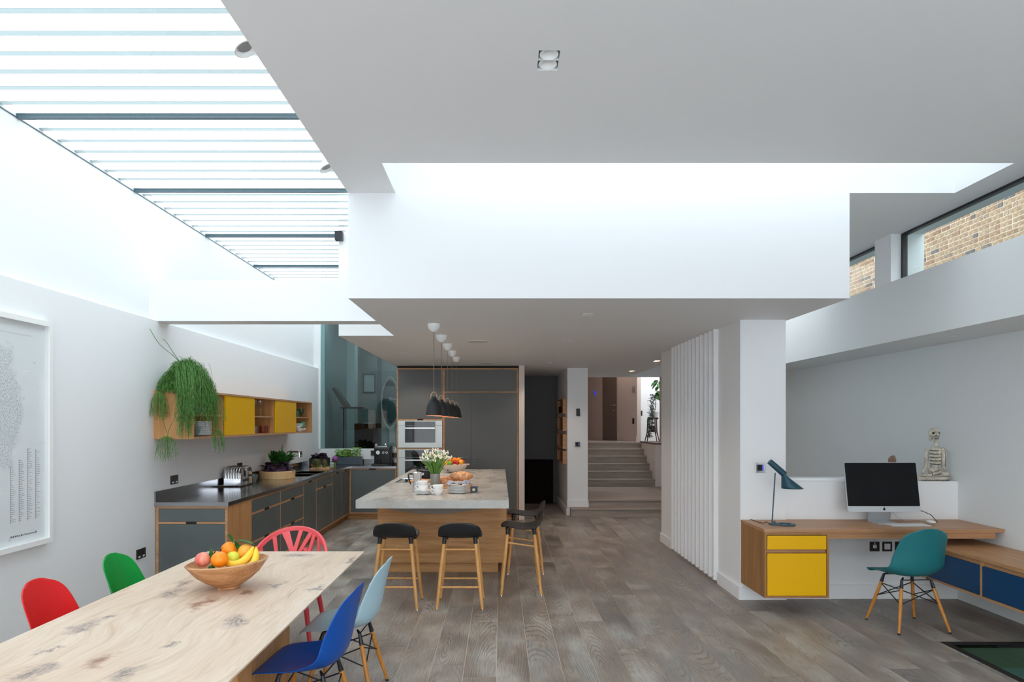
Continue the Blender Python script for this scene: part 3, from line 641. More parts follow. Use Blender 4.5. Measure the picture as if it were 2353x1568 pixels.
for pts in ([(-3.02, 6.4, 2.2), (-3.05, 6.3, 2.27), (-3.13, 6.2, 2.37), (-3.19, 6.15, 2.5)], [(-3.02, 6.4, 2.2), (-3.05, 6.3, 2.3), (-3.08, 6.25, 2.38), (-3.12, 6.25, 2.42)],
            [(-3.0, 6.4, 2.15), (-3.08, 6.25, 2.12), (-3.14, 6.2, 2.0), (-3.13, 6.2, 1.9), (-3.10, 6.2, 1.7), (-3.05, 6.18, 1.55)], [(-2.95, 6.4, 2.2), (-2.85, 6.35, 2.15), (-2.76, 6.4, 2.05), (-2.72, 6.45, 1.92), (-2.71, 6.46, 1.75), (-2.72, 6.5, 1.6)],
            [(-2.92, 6.3, 2.12), (-2.9, 6.2, 1.95), (-2.95, 6.18, 1.75), (-3.02, 6.18, 1.6), (-3.05, 6.18, 1.5)]): st_.tube(smooth_pts(pts, 5), .0028, 5)
st_.build('stem', fol_green, t)
# ---------------- sockets ----------------
nickel = mat('dark_nickel', S(70, 64, 58), .35, .6)
def socket_left(y, z, label, wd=.15):
    t = T('wall_socket', label, 'socket', (XL, y, z)); box('plate', nickel, XL, XL+.008, y-wd/2, y+wd/2, z-.043, z+.043, t, bevel=.002)
    for s_ in (-1, 1):
        c = y+s_*.036
        MB().box(XL+.008, XL+.0095, c-.004, c+.004, z+.008, z+.02).box(XL+.008, XL+.0095, c-.014, c-.006, z-.012, z-.004).box(XL+.008, XL+.0095, c+.006, c+.014, z-.012, z-.004).build('pin_slots', black_in, t)
        MB().box(XL+.008, XL+.0115, c-.012, c+.012, z-.032, z-.018).build('switch', gloss_white, t)
socket_left(6.67, 1.08, 'double socket above the steel worktop near its front end'); socket_left(6.05, .47, 'low double socket on the left wall behind the green chair')
socket_left(8.35, 1.10, 'double socket above the toaster'); socket_left(10.9, 1.13, 'far double socket behind the vegetable crate')
t = T('wall_socket', 'single socket on the back wall left of the coffee machine', 'socket', (-2.24, 12.05, 1.09)); box('plate', nickel, -2.30, -2.21, 12.04, 12.05, 1.05, 1.14, t); box('switch', black_in, -2.27, -2.24, 12.036, 12.04, 1.08, 1.11, t)
# ---------------- worktop objects ----------------
t = T('toaster', 'polished steel ribbed toaster on the near end of the worktop', 'toaster', (-3.07, 7.93, .90))
tb = MB()
x0, x1, y0, y1, z0, z1 = -3.17, -2.975, 7.75, 8.11, .915, 1.125
prof = [(y0, z0), (y0, z1-.07), (y0+.012, z1-.035), (y0+.035, z1-.012), (y0+.07, z1), (y1-.07, z1), (y1-.035, z1-.012), (y1-.012, z1-.035), (y1, z1-.07), (y1, z0)]
tb.prism([(a, b) for a, b in prof], x0, x1, 'X'); tb.build('body', chrome, t, smooth=True, bevel=.004, ang=50)
for i in range(6):
    xx = x0+.022+i*.030
    MB().tube([(xx, y0-.001, z0+.06), (xx, y0-.001, z1-.07), (xx, y0+.012, z1-.034), (xx, y0+.035, z1-.010), (xx, y0+.07, z1+.002), (xx, y1-.08, z1+.002)], .0055, 6).build('rib', steel, t, smooth=True)
for i in range(4): box('bread_slot', black_in, x0+.03+i*.038, x0+.045+i*.038, y0+.08, y1-.08, z1-.002, z1+.0015, t)
for yy in (7.85, 7.95): MB().lathe([(0, 0), (.018, 0), (.016, .015), (0, .015)], (0, 0, 0), 14).build('dial', black_pl, t, local=True).location = Vector((x1-.0, yy, .97))-t.location
for o in [c for c in t.children if c.name.startswith('dial')]: o.rotation_euler = (0, R(90), 0)
box('lever', black_pl, x1, x1+.02, 8.03, 8.05, 1.0, 1.03, t, bevel=.003)
for xx in (x0+.03, x1-.03):
    for yy in (y0+.03, y1-.03): MB().bar((xx, yy, .90), (xx, yy, .916), .012, .012, 10).build('foot', black_pl, t)
lathe_thing('metal_bowl', [(0, 0), (.03, 0), (.055, .05), (.055, .10), (.052, .10), (.05, .05), (0, .01)], mat('smoked_bowl', S(110, 116, 112), .25, .3), (-3.06, 8.38, .90), 'small grey bowl between the toaster and the wooden sieve', 'bowl')
lathe_thing('wooden_sieve', [(0, .002), (.225, .002), (.23, .004), (.232, .10), (.225, .104), (.218, .10), (.218, .02), (0, .018)], pale, (-2.96, 8.98, .90), 'large round pale wooden tub on the steel worktop', 'tub', None, 40)
rp = random.Random(8)
def leaves(n, c, rx, ry, rz, L, W, zup=(.1, .9), droop=.4):
    mb = MB()
    for i in range(n):
        a = rp.uniform(0, 6.28); e = rp.uniform(*zup); q = rp.random()**.5
        p = (max(c[0]+math.cos(a)*rx*q, XL+.03), c[1]+math.sin(a)*ry*q, c[2]+rp.random()*rz)
        dx = math.cos(a+rp.uniform(-.5, .5))
        if p[0] < XL+.14: dx = abs(dx)*.5
        mb.leaf(p, (dx, math.sin(a)*1.0, e), L*rp.uniform(.6, 1.2), W*rp.uniform(.7, 1.2), droop, 5, rp.uniform(.1, .5))
    return mb
o = leaves(60, (-2.97, 8.99, 1.02), .13, .13, .06, .13, .08, (.1, 1.1), .45)
o.ball((-2.97, 8.97, 1.01), .17, 16, 8, (1, 1, .4)); tag(o.build('purple_kale', fol_purple, None, smooth=True, ang=0), 'heap of dark purple leaves in the wooden tub', 'leaves')
t = T('leafy_herb_pot', 'upright dark green leafy plant in a metal pot by the sink', 'plant', (-3.04, 9.27, .90))
MB().lathe([(0, .90), (.055, .90), (.062, 1.06), (.058, 1.06), (.05, .93), (0, .93)], (-2.86, 9.14, 0), 20).build('pot', steel, t, smooth=True)
mb = leaves(90, (-2.95, 9.2, 1.06), .06, .05, .08, .19, .06, (.5, 2.4), .25)
for i in range(80): a = rp.uniform(-.7, .6); mb.leaf((-3.03+rp.uniform(-.08, .08), 9.22+rp.uniform(-.05, .05), 1.05+rp.random()*.10), (a*.6, rp.uniform(-.5, .3), rp.uniform(.5, 1.6)), .16, .045, .2, 5, .3)
mb.leaf((-2.96, 9.16, 1.2), (.1, 0, 1), .16, .04, 0); mb.leaf((-2.86, 9.16, 1.15), (.25, 0, 1), .14, .04, 0); mb.build('foliage', fol_dark, t)
# crate
cr = (-3.12, -2.84, 11.05, 11.3); t = T('vegetable_crate', 'black fruit crate with orange print standing beyond the sink', 'crate', (-2.98, 11.18, .90))
blk = mat('crate_black', S(34, 34, 36), .6)
MB().box(cr[0], cr[1], cr[2], cr[2]+.008, .90, 1.05).box(cr[0], cr[1], cr[3]-.008, cr[3], .90, 1.05).box(cr[0], cr[0]+.008, cr[2]+.008, cr[3]-.008, .90, 1.05).box(cr[1]-.008, cr[1], cr[2]+.008, cr[3]-.008, .90, 1.05).box(cr[0], cr[1], cr[2], cr[3], .90, .905).build('sides', blk, t)
textmesh('Med', .065, gloss_white, t, Vector((-2.93, cr[2]-.001, .945))-t.location, (R(90), 0, 0))
MB().lathe([(0, 0), (.024, 0), (.024, .001), (0, .001)], (0, 0, 0), 20).build('printed_orange', mat('print_orange', S(250, 140, 20), .5), t, local=True).location = Vector((-3.06, cr[2]-.0005, .945))-t.location
[setattr(c, 'rotation_euler', (R(90), 0, 0)) for c in t.children if c.name.startswith('printed')]
MB().prism([(-3.075, .975), (-3.06, .968), (-3.045, .978), (-3.058, .985)], cr[2]-.0015, cr[2], 'Y').build('printed_leaf', mat('print_green', S(60, 170, 70), .5), t)
o = leaves(70, (-3.0, 11.15, 1.02), .12, .06, .08, .09, .07, (.2, 1.5), .3); o.ball((-3.05, 11.18, 1.05), .07).ball((-2.93, 11.18, 1.06), .08)
tag(o.build('purple_kale', fol_purple, None), 'dark purple curly kale piled in the black crate', 'leaves')
t = T('purple_kohlrabi', 'round purple kohlrabi just right of the black crate', 'vegetable', (-2.76, 11.35, .90))
MB().ball((-2.78, 11.4, 1.02), .055, 16, 10).build('bulb', mat('kohlrabi_purple', S(130, 60, 130), .4), t, smooth=True, ang=0); leaves(14, (-2.78, 11.4, .95), .04, .04, .03, .09, .03, (.1, .9)).build('leaves', fol_herb, t); MB().bar((-2.78, 11.4, .90), (-2.78, 11.4, .98), .012).build('stalk', fol_herb, t)
box_ = MB().box(-2.80, -2.63, 11.96, 11.985, .90, 1.11).build('chopping_board', pale, None, bevel=.004); tag(box_, 'small pale board leaning against the back wall by the planter', 'board')
o = MB().prism([(-2.98, 10.55), (-2.66, 10.55), (-2.70, 11.0), (-3.0, 11.0)], .901, .922).build('chopping_board', mat('board_wood', S(200, 152, 112), .5), None, bevel=.004); tag(o, 'reddish chopping board with artichokes near the sink', 'board')
art = mat('artichoke', S(92, 100, 66), .6); NT_ = NT(art); NT_.l(NT_.ramp(NT_.noise(NT_.coord(), 40, 3), [(.35, S(60, 66, 44)), (.65, S(136, 140, 96))]), NT_.b.inputs['Base Color'])
for i, (x, y, r) in enumerate(((-2.94, 10.75, .05), (-2.87, 10.62, .048), (-2.80, 10.78, .045), (-2.76, 10.66, .04), (-2.93, 10.9, .045))):
    t = T('artichoke', ['artichoke at the left of the chopping board', 'artichoke at the front of the chopping board', 'artichoke in the middle of the chopping board', 'smaller artichoke at the right front of the board', 'artichoke at the back left of the board'][i], 'artichoke', (x, y, .922), 'artichokes on the chopping board')
    mb = MB()
    for ring in range(5):
        for k in range(9):
            a = k*.698+ring*.35; e = -.6+ring*.38; rr = r*math.cos(e)*.8
            mb.leaf((x+math.cos(a)*rr*.7, y+math.sin(a)*rr*.7, .922+r+r*math.sin(e)*.9-.01), (math.cos(a)*(.8-ring*.14), math.sin(a)*(.8-ring*.14), .6), r*.9, r*.75, -.5, 3, .3)
    mb.ball((x, y, .922+r*.95), r*.85, 10, 6); mb.build('scales', art, t); MB().bar((x, y-.02, .935), (x+.05, y-.09, .931), .008).build('stalk', fol_herb, t)
for i in range(4): o = MB().tube([(-2.76+.01*i, 10.9-.05*i, .93+.006*i), (-2.70+.008*i, 10.8-.05*i, .93+.006*i), (-2.67, 10.72-.04*i, .93)], .006, 6).build('asparagus_spear', stem_green, None, smooth=True); tag(o, 'thin green stalk lying at the right edge of the chopping board', 'vegetable', 'green stalks on the chopping board')
# planter
t = T('herb_planter', 'slate blue trough of fresh green herbs by the back wall', 'planter', (-2.66, 11.9, .90))
pm = mat('planter_slate', S(66, 78, 88), .5)
MB().box(-2.90, -2.43, 11.80, 11.81, .90, 1.04).box(-2.90, -2.43, 11.96, 11.97, .90, 1.04).box(-2.90, -2.89, 11.81, 11.96, .90, 1.04).box(-2.44, -2.43, 11.81, 11.96, .90, 1.04).box(-2.9, -2.43, 11.8, 11.97, .9, .905).build('trough', pm, t)
box('soil', soil, -2.89, -2.44, 11.81, 11.96, .98, 1.02, t)
for xx in (-2.905, -2.425): MB().tube([(xx, 11.85, 1.0), (xx, 11.85, 1.06), (xx, 11.92, 1.06), (xx, 11.92, 1.0)], .004, 6).build('handle', steel, t)
mb = MB()
for i in range(190):
    x = rp.uniform(-2.88, -2.45); zt = rp.uniform(1.04, 1.17)+(.03 if x > -2.62 else 0); y = rp.uniform(11.82, 11.93)
    a = rp.uniform(0, 6.28); q = (x+math.cos(a)*.03, y-abs(math.sin(a))*.03, zt); mb.tube([(x, y, 1.0), q], .0015, 3, cap=False)
    for k in range(4): b = rp.uniform(0, 6.28); mb.leaf(q, (math.cos(b), -abs(math.sin(b)), rp.uniform(-.2, .8)), rp.uniform(.02, .045), .028, .4, 3)
mb.build('foliage', fol_herb, t)
# coffee machine
t = T('coffee_machine', 'black coffee machine with round dials left of the ovens', 'coffee machine', (-2.04, 11.8, .90))
MB().prism([(11.66, .93), (11.66, 1.19), (11.69, 1.215), (11.98, 1.215), (11.98, .93)], -2.17, -1.90, 'X').build('body', black_pl, t, bevel=.008, smooth=True)
box('drip_tray', black_pl, -2.20, -1.90, 11.56, 11.98, .90, .928, t, bevel=.004); MB().bar((-2.08, 11.62, .93), (-2.08, 11.62, 1.0), .028, .028, 14).build('spout', black_pl, t); box('lid', steel, -2.12, -1.95, 11.70, 11.95, 1.215, 1.225, t)
MB().bar((-2.1, 11.659, 1.12), (-2.1, 11.64, 1.12), .037, .034, 24).build('dial', chrome, t, smooth=True)
for xx in (-2.01, -1.95): MB().bar((xx, 11.659, 1.12), (xx, 11.645, 1.12), .020, .018, 18).build('button', chrome, t, smooth=True); MB().bar((xx, 11.646, 1.12), (xx, 11.643, 1.12), .012, .012, 14).build('button_face', black_pl, t)
MB().lathe([(0, 0), (.03, 0), (.033, .03), (.02, .045), (0, .05)], (0, 0, 0), 16).build('lever_knob', chrome, t, smooth=True, local=True).location = (.06, -.05, .325)
t = T('milk_frother', 'clear container with dark band between coffee machine and oven housing', 'container', (-1.83, 11.75, .90))
MB().lathe([(0, .94), (.05, .94), (.052, 1.20), (.05, 1.20), (.048, .95), (0, .95)], (-1.82, 11.75, 0), 20).build('jar', glass_cup, t, smooth=True); MB().lathe([(.053, 1.03), (.054, 1.03), (.054, 1.11), (.053, 1.11)], (-1.82, 11.75, 0), 20).build('band', nickel, t); MB().lathe([(0, .9), (.055, .9), (.05, .94), (0, .94)], (-1.82, 11.75, 0), 20).build('base', black_pl, t); MB().lathe([(0, 1.20), (.053, 1.20), (.05, 1.22), (0, 1.22)], (-1.82, 11.75, 0), 20).build('lid', steel, t)
# ---------------- island ----------------
t = T('kitchen_island', 'long kitchen island with thick concrete top on an oak base', 'island', (-.65, 8.8, 0))
hob = (-1.30, -.98, 8.30, 9.0)
MB().slab(-1.378, .088, 6.46, 10.67, .82, .90, [hob]).build('worktop', conc, t)
box('front_panel', oak_x, -1.324, .076, 7.33, 7.35, .12, .82, t); box('carcass', oak, -1.324, .076, 7.35, 10.6, .12, .80, t)
box('plinth', oak_x, -1.246, -.015, 7.40, 10.5, 0, .12, t)
arc = [(-1.23, .80)]+[(-1.23+1.05*k/16, .712-.06*math.sin(math.pi*k/16)) for k in range(17)]+[(-.18, .80)]
MB().prism(arc, 7.30, 7.33, 'Y').build('bracket_plate', mat('bracket_grey', S(140, 132, 122), .5), t); box('bracket_plate', gloss_white, -.14, -.03, 6.60, 6.75, .805, .82, t)
for yy in (8.1, 8.9, 9.7): box('cabinet_door', char, -1.330, -1.324, yy-.38, yy+.38, .14, .79, t)
t = T('hob', 'flush dark hob with steel rim at the left edge of the island top', 'hob', (-1.14, 8.65, .89))
box('surface', oven_glass, hob[0]+.005, hob[1]-.005, 8.40, hob[3]-.005, .86, .895, t); MB().slab(hob[0], hob[1], 8.36, hob[3], .895, .902, [(hob[0]+.012, hob[1]-.012, 8.372, hob[3]-.012)]).build('rim', steel, t)
box('light_strip', mat('hob_orange', S(226, 120, 70), .4), -1.24, -1.22, 8.44, 8.56, .895, .8965, t)
# ---------------- on the island ----------------
IZ = .90
cupp = [(0, 0), (.026, 0), (.028, .006), (.05, .03), (.058, .062), (.055, .062), (.047, .032), (.02, .012), (0, .010)]
def handle(r0, z0, z1, out=.028, ang=0):
    c, s = math.cos(ang), math.sin(ang)
    return MB().tube([(c*(r0+a), s*(r0+a), z) for a, z in ((-.004, z1), (out*.6, z1+.004), (out, z1-.008), (out*.9, (z0+z1)/2), (out*.4, z0), (-.012, z0-.004))], .0045, 8)
def cup(x, y, z, ang, label, group):
    t = T('tea_cup', label, 'cup', (0, 0, 0), group)
    MB().lathe(cupp, (0, 0, 0), 28).build('bowl', porcelain, t, smooth=True, local=True, ang=50); handle(.053, .02, .05, .028, ang).build('handle', porcelain, t, smooth=True, local=True); t.location = (x, y, z); return t
sp = [(0, 0), (.045, 0), (.05, .003), (.087, .014), (.087, .017), (.05, .008), (0, .006)]
for i in range(4):
    lathe_thing('saucer', sp, porcelain, (-.79, 6.99, IZ+i*.010), ['lowest white saucer of the stack under the paired cups', 'second lowest white saucer of the stack under the paired cups', 'second highest white saucer of the stack under the paired cups', 'top white saucer, directly under the paired cups'][i], 'saucer', 'saucers stacked under the cups', 32)
cup(-.795, 7.0, IZ+.038, R(170), 'lower white cup of the pair nested on the saucers', 'white cups on the island'); cup(-.80, 7.0, IZ+.075, R(150), 'upper white cup of the pair nested on the saucers', 'white cups on the island')
cup(-.632, 6.93, IZ, R(165), 'lower white cup of the pair standing between saucers and plates', 'white cups on the island'); cup(-.632, 6.93, IZ+.040, R(170), 'upper white cup of the pair standing between saucers and plates', 'white cups on the island')
base = None
for i in range(8):
    o = lathe_thing('plate', [(0, 0), (.07, 0), (.075, .003), (.118, .013), (.118, .016), (.075, .007), (0, .005)], porcelain, (-.44+.003*(i % 3), 7.12, IZ+.0095*i), ['lowest', 'second lowest', 'third lowest', 'fourth lowest', 'fourth highest', 'third highest', 'second highest', 'topmost'][i]+' white dinner plate in the stack under the napkins', 'plate', 'dinner plates stacked on the island', 32)
def cloth(name, c, sx, sy, amp, m, seed, label, rz=0):
    q = random.Random(seed); rows = []
    for i in range(13):
        r_ = []
        for j in range(13):
            u, v = i/12-.5, j/12-.5; r_.append((u*sx, v*sy, abs(amp*math.sin(u*5+seed)*math.cos(v*4+seed*2))+amp*.5*(1-abs(2*u))+q.uniform(0, .004)))
        rows.append(r_)
    o = MB().grid(rows).build(name, m, None, smooth=True, solid=.003, ang=0); o.location = c; o.rotation_euler = (0, 0, rz); return tag(o, label, 'napkin')
nap = mat('blue_grey_linen', S(140, 150, 172), .85); n2 = mat('striped_linen', S(196, 186, 192), .85)
t_ = NT(nap); wv = t_.new('ShaderNodeTexWave'); wv.inputs['Scale'].default_value = 30; t_.l(t_.coord(), wv.inputs[0]); t_.l(t_.ramp(wv.outputs[1], [(.3, S(110, 120, 146)), (.6, S(186, 194, 208))]), t_.b.inputs['Base Color'])
cloth('napkin', (-.50, 7.12, IZ+.087), .12, .13, .03, nap, 2, 'folded blue grey napkin on the left of the plate stack', .3); cloth('napkin', (-.36, 7.11, IZ+.087), .10, .14, .035, nap, 5, 'crumpled blue grey napkin on the right of the plate stack', -.2)
for i, (x, a) in enumerate(((-.44, .5), (-.42, .2), (-.40, -.1))):
    t = T('butter_knife', ['knife with dark handle leftmost on the plate stack', 'knife with dark handle in the middle of the plate stack', 'knife with dark handle rightmost on the plate stack'][i], 'knife', (0, 0, 0), 'knives on the plate stack')
    MB().box(-.006, .006, -.09, .0, -.003, .003).build('handle', black_pl, t, local=True, bevel=.002); MB().box(-.007, .007, 0, .07, -.001, .001).build('blade', chrome, t, local=True); t.location = (x, 7.11, IZ+.094+.004*i); t.rotation_euler = (0, 0, a)
t = T('blue_tin', 'small navy blue tin with pale emblem right of the plate stack', 'tin', (-.27, 7.2, IZ)); box('body', mat('navy_tin', S(40, 48, 84), .45), -.31, -.235, 7.16, 7.24, IZ, IZ+.058, t, bevel=.004)
o = MB().lathe([(0, 0), (.015, 0), (.015, .001), (0, .001)], (0, 0, 0), 16).build('emblem', mat('emblem_cream', S(214, 210, 150), .5), t, local=True); o.location = (-.005, -.0405, .03); o.rotation_euler = (R(90), 0, 0)
# vase of narcissi
t = T('flower_vase', 'grey ceramic cylinder vase of white and cream narcissi', 'vase', (-.73, 7.65, IZ))
MB().lathe([(0, IZ), (.054, IZ), (.056, IZ+.004), (.056, IZ+.165), (.051, IZ+.165), (.051, IZ+.02), (0, IZ+.02)], (-.73, 7.65, 0), 28).build('vase', stone_grey, t, smooth=True)
rf = random.Random(12); stems = MB(); fl_ = MB(); ct = MB()
for i in range(46):
    a = rf.uniform(0, 6.28); q = rf.random()**.6; hx, hy = math.cos(a)*.17*q, math.sin(a)*.13*q; hz = IZ+.165+rf.uniform(.17, .28)-.05*q
    b = Vector((-.73+hx*.25, 7.65+hy*.25, IZ+.15)); e = Vector((-.73+hx, 7.65+hy, hz)); stems.tube([b, b.lerp(e, .55)+Vector((-hx*.05, 0, .01)), e], .0042, 5, cap=False)
    for f in range(rf.choice([2, 3])):
        fc = e+Vector((rf.uniform(-.022, .022), rf.uniform(-.02, .02), rf.uniform(-.01, .025))); dr_ = Vector((rf.uniform(-1, 1), rf.uniform(-1.2, .2), rf.uniform(-.1, .8))).normalized()
        s1_ = dr_.cross(Vector((0, 0, 1))).normalized(); s2_ = dr_.cross(s1_)
        for k in range(6): aa = k*1.047; fl_.leaf(fc, s1_*math.cos(aa)+s2_*math.sin(aa)+dr_*.25, .020, .016, 0, 2, .1)
        ct.tube([fc, fc+dr_*.004], [.0018, .0028], 6)
for i in range(12): a = rf.uniform(0, 6.28); stems.leaf((-.73, 7.65, IZ+.15), (math.cos(a)*.25, math.sin(a)*.25, 1), .28, .010, .05, 5)
stems.build('stems', stem_green, t, smooth=True); fl_.build('petals', mat('narcissus_petal', S(252, 252, 244), .6), t); ct.build('flower_centre', mat('narcissus_centre', S(244, 214, 120), .6), t)
# moka pot
t = T('moka_pot', 'two-part aluminium stovetop coffee pot with black handle', 'coffee pot', (-.88, 7.22, IZ)); mx, my = -.88, 7.22
MB().lathe([(0, IZ), (.05, IZ), (.052, IZ+.01), (.043, IZ+.09), (.045, IZ+.10)], (mx, my, 0), 8).build('base', alu, t); MB().lathe([(.04, IZ+.10), (.038, IZ+.115), (.054, IZ+.205), (.052, IZ+.205), (.03, IZ+.215), (0, IZ+.222)], (mx, my, 0), 8).build('jug', alu, t)
MB().lathe([(0, 0), (.012, 0), (.009, .012), (.014, .028), (0, .034)], (mx, my, IZ+.22), 12).build('knob', black_pl, t, smooth=True)
MB().tube([(mx-.045, my, IZ+.19), (mx-.085, my, IZ+.195), (mx-.098, my, IZ+.18), (mx-.085, my, IZ+.12), (mx-.07, my, IZ+.08)], [.008, .008, .009, .008, .006], 8).build('handle', black_pl, t, smooth=True); MB().prism([(mx+.03, my-.02), (mx+.07, my), (mx+.03, my+.02)], IZ+.18, IZ+.205).build('pouring_lip', alu, t)
# black pot on the hob
t = T('casserole_pot', 'black cooking pot with steel lid knob behind the vase', 'pot', (-1.05, 9.0, IZ)); c = (-.98, 8.98)
MB().lathe([(0, .903), (.12, .903), (.125, .92), (.125, 1.0), (.12, 1.0), (.12, .92), (0, .915)], (c[0], c[1], 0), 28).build('body', black_pl, t, smooth=True); MB().lathe([(.126, 1.0), (.126, 1.006), (.06, 1.025), (0, 1.03)], (c[0], c[1], 0), 28).build('lid', black_pl, t, smooth=True)
MB().lathe([(0, 1.03), (.01, 1.03), (.01, 1.045), (.035, 1.05), (.035, 1.056), (0, 1.058)], (c[0], c[1], 0), 18).build('lid_knob', steel, t, smooth=True)
# bread
bread = mat('bread_crust', S(196, 138, 92), .8); t_ = NT(bread); t_.l(t_.ramp(t_.noise(t_.mapping(t_.coord(), (1, 1, 1)), 22, 5, .7), [(.3, S(160, 96, 56)), (.5, S(206, 150, 104)), (.7, S(236, 206, 172))]), t_.b.inputs['Base Color'])
o = MB().box(-.98, -.30, 7.62, 8.18, IZ, IZ+.018).slab if False else None
tag(MB().prism([(-.66, 7.55), (-.33, 7.55), (-.33, 8.10), (-.66, 8.10)], IZ, IZ+.016).build('bread_board', oak, None, bevel=.004), 'oak bread board under the loaves on the island', 'board')
def loaf(x, y, z, L, r, rz, label, fl=.75):
    n = 12; pts = [(-L/2+L*i/n, 0, 0) for i in range(n+1)]; rr = [max(.004, r*math.sin(math.pi*(i+.35)/(n+.7))**.5) for i in range(n+1)]
    o = MB().tube(pts, rr, 14, flat=fl).build('bread_loaf', bread, None, smooth=True, ang=0); o.location = (x, y, z+r*.72); o.rotation_euler = (0, 0, rz)
    tag(o, label, 'bread')
    for i in range(5): c_ = MB().tube([(-L*.3+i*L*.14, -.015, r*.70), (-L*.3+i*L*.14+.03, .015, r*.70)], r*.10, 5).build('score', bread, o, local=True)
loaf(-.93, 7.97, IZ, .30, .035, .1, 'thin baguette behind the vase, left end near the coffee pot'); loaf(-.60, 8.0, IZ+.016, .34, .040, .15, 'pale baguette on the board behind the flowers'); loaf(-.44, 7.78, IZ+.016, .27, .075, -.25, 'round-ended brown rustic loaf on the bread board'); loaf(-.66, 7.72, IZ+.016, .26, .035, .05, 'short baguette in front of the others, right of the vase')
# fruit bowl on island
t_c = (-.667, 9.98)
t = T('fruit_dish', 'cream ceramic dish of small fruit at the far end of the island', 'bowl', (t_c[0], t_c[1], IZ)); cream = mat('cream_ceramic', S(222, 208, 196), .35)
MB().lathe([(0, 0), (.08, 0), (.13, .03), (.175, .085), (.19, .125), (.183, .125), (.168, .088), (.12, .038), (0, .02)], (0, 0, 0), 32).build('dish', cream, t, smooth=True, local=True); MB().prism([(.17, -.03), (.215, -.01), (.22, .01), (.17, .03)], .11, .13).build('lip', cream, t, local=True, bevel=.004); MB().bar((-.09, -.118, .045), (-.09, -.135, .045), .010, .010, 12).build('button_hole', black_in, t, local=True)
rf = random.Random(4); fm = {'clementine': mat('clementine_skin', S(245, 150, 20), .45), 'plum': mat('plum_skin', S(186, 40, 44), .35), 'lime': mat('lime_skin', S(110, 170, 50), .45), 'lemon': mat('lemon_skin', S(246, 186, 40), .45)}
names = ['clementine', 'lime', 'clementine', 'lemon', 'clementine', 'plum', 'plum', 'clementine', 'plum', 'lemon', 'plum', 'plum', 'clementine', 'lime']
pos = [(-.14, -.02, .11), (-.10, .03, .13), (-.07, -.02, .15), (-.11, -.08, .10), (0, .04, .15), (-.03, -.08, .12), (.02, -.07, .13), (.06, -.0, .15), (.05, -.09, .12), (.10, -.06, .12), (.10, .03, .15), (.13, -.01, .13), (-.02, .1, .12), (-.06, -.11, .105)]
for i, (nm, p) in enumerate(zip(names, pos)):
    r = .036 if nm != 'plum' else .028
    o = MB().ball((0, 0, 0), r, 14, 9).build(nm, fm[nm], None, smooth=True, ang=0); o.location = (t_c[0]+p[0], t_c[1]+p[1], IZ+p[2]); tag(o, {'clementine': 'small orange clementine in the cream dish', 'plum': 'dark red plum in the cream dish', 'lime': 'green lime in the cream dish', 'lemon': 'yellow-orange citrus in the cream dish'}[nm], 'fruit', nm+' fruit in the cream dish')
for i in range(16):
    pass
# ---------------- pendants ----------------
black_sh = mat('matt_black_shade', S(30, 31, 34), .55); inner = mat('glowing_lining', S(250, 214, 180), .5, emit=(1, .45, .2, 1), es=.6); bulbm = mat('bulb_glow', (1, .9, .8, 1), .4, emit=(1, .70, .45, 1), es=12)  # shade lining glows by itself, imitating the bulb's light on it
copper = mat('pale_copper_ring', S(200, 160, 130), .35, .6)
PX = -.637
def pendant():
    t = T('pendant_lamp', '', 'lamp', (0, 0, 0), 'row of black pendants above the island')
    MB().lathe([(.062, 0), (.062, -.012), (.055, -.045), (.03, -.072), (.012, -.08), (0, -.08)], (0, 0, ZK), 24).build('canopy', porcelain, t, smooth=True, local=True)
    MB().bar((0, 0, ZK-.08), (0, 0, 1.895), .0035, .0035, 6).build('cord', cord_m, t, local=True)
    pr = [(0, 1.895), (.018, 1.895), (.022, 1.885), (.026, 1.872), (.045, 1.860), (.058, 1.835), (.068, 1.80), (.075, 1.755), (.083, 1.712), (.080, 1.712), (.072, 1.755), (.065, 1.80), (.054, 1.832), (.04, 1.85), (0, 1.86)]
    MB().lathe(pr[:9], (0, 0, 0), 28).build('shade', black_sh, t, smooth=True, local=True); MB().lathe(pr[8:], (0, 0, 0), 28).build('shade_lining', inner, t, smooth=True, local=True)
    MB().tube([(.03*math.cos(a), 0, 1.888+.052*math.sin(a)) for a in [math.pi*k/12 for k in range(13)]], .004, 8).build('hoop', copper, t, smooth=True, local=True)
    MB().ball((0, 0, 1.80), .03, 12, 8).build('bulb', bulbm, t, smooth=True, local=True, ang=0); return t
lab = ['nearest and largest-looking', 'second from the front', 'middle', 'fourth from the front', 'farthest']
for i, y in enumerate((6.54, 7.39, 8.22, 9.04, 9.88)):
    t = pendant() if i == 0 else dup(t0, (PX, y, 0)); t0 = t if i == 0 else t0; t.location = (PX, y, 0); t['label'] = '%s black bell pendant lamp hanging over the island' % lab[i]
    lamp('pendant_light', 'SPOT', (PX, y, 1.75), 7, (1, .75, .55), .03, (0, 0, 0), 120)
# ---------------- ceiling fittings ----------------
def twin_down(x, y, z, label, lit=False, s=1):
    t = T('downlight', label, 'downlight', (x, y, z), 'twin downlights in the white ceilings')
    MB().slab(x-.05, x+.05, y-.095, y+.095, z-.002, z+.001, [(x-.044, x+.044, y-.088, y-.004), (x-.044, x+.044, y+.004, y+.088)]).build('trim', white, t)
    for s_ in (-.046, .046): MB().lathe([(.036, -.001), (.037, -.003), (.030, -.003), (.018, -.001), (0, -.001)], (x, y+s_, z), 18).build('lens', mat('lit_lens', (1, .8, .6, 1), .4, emit=(1, .62, .4, 1), es=6) if lit else grey_white, t, smooth=True)
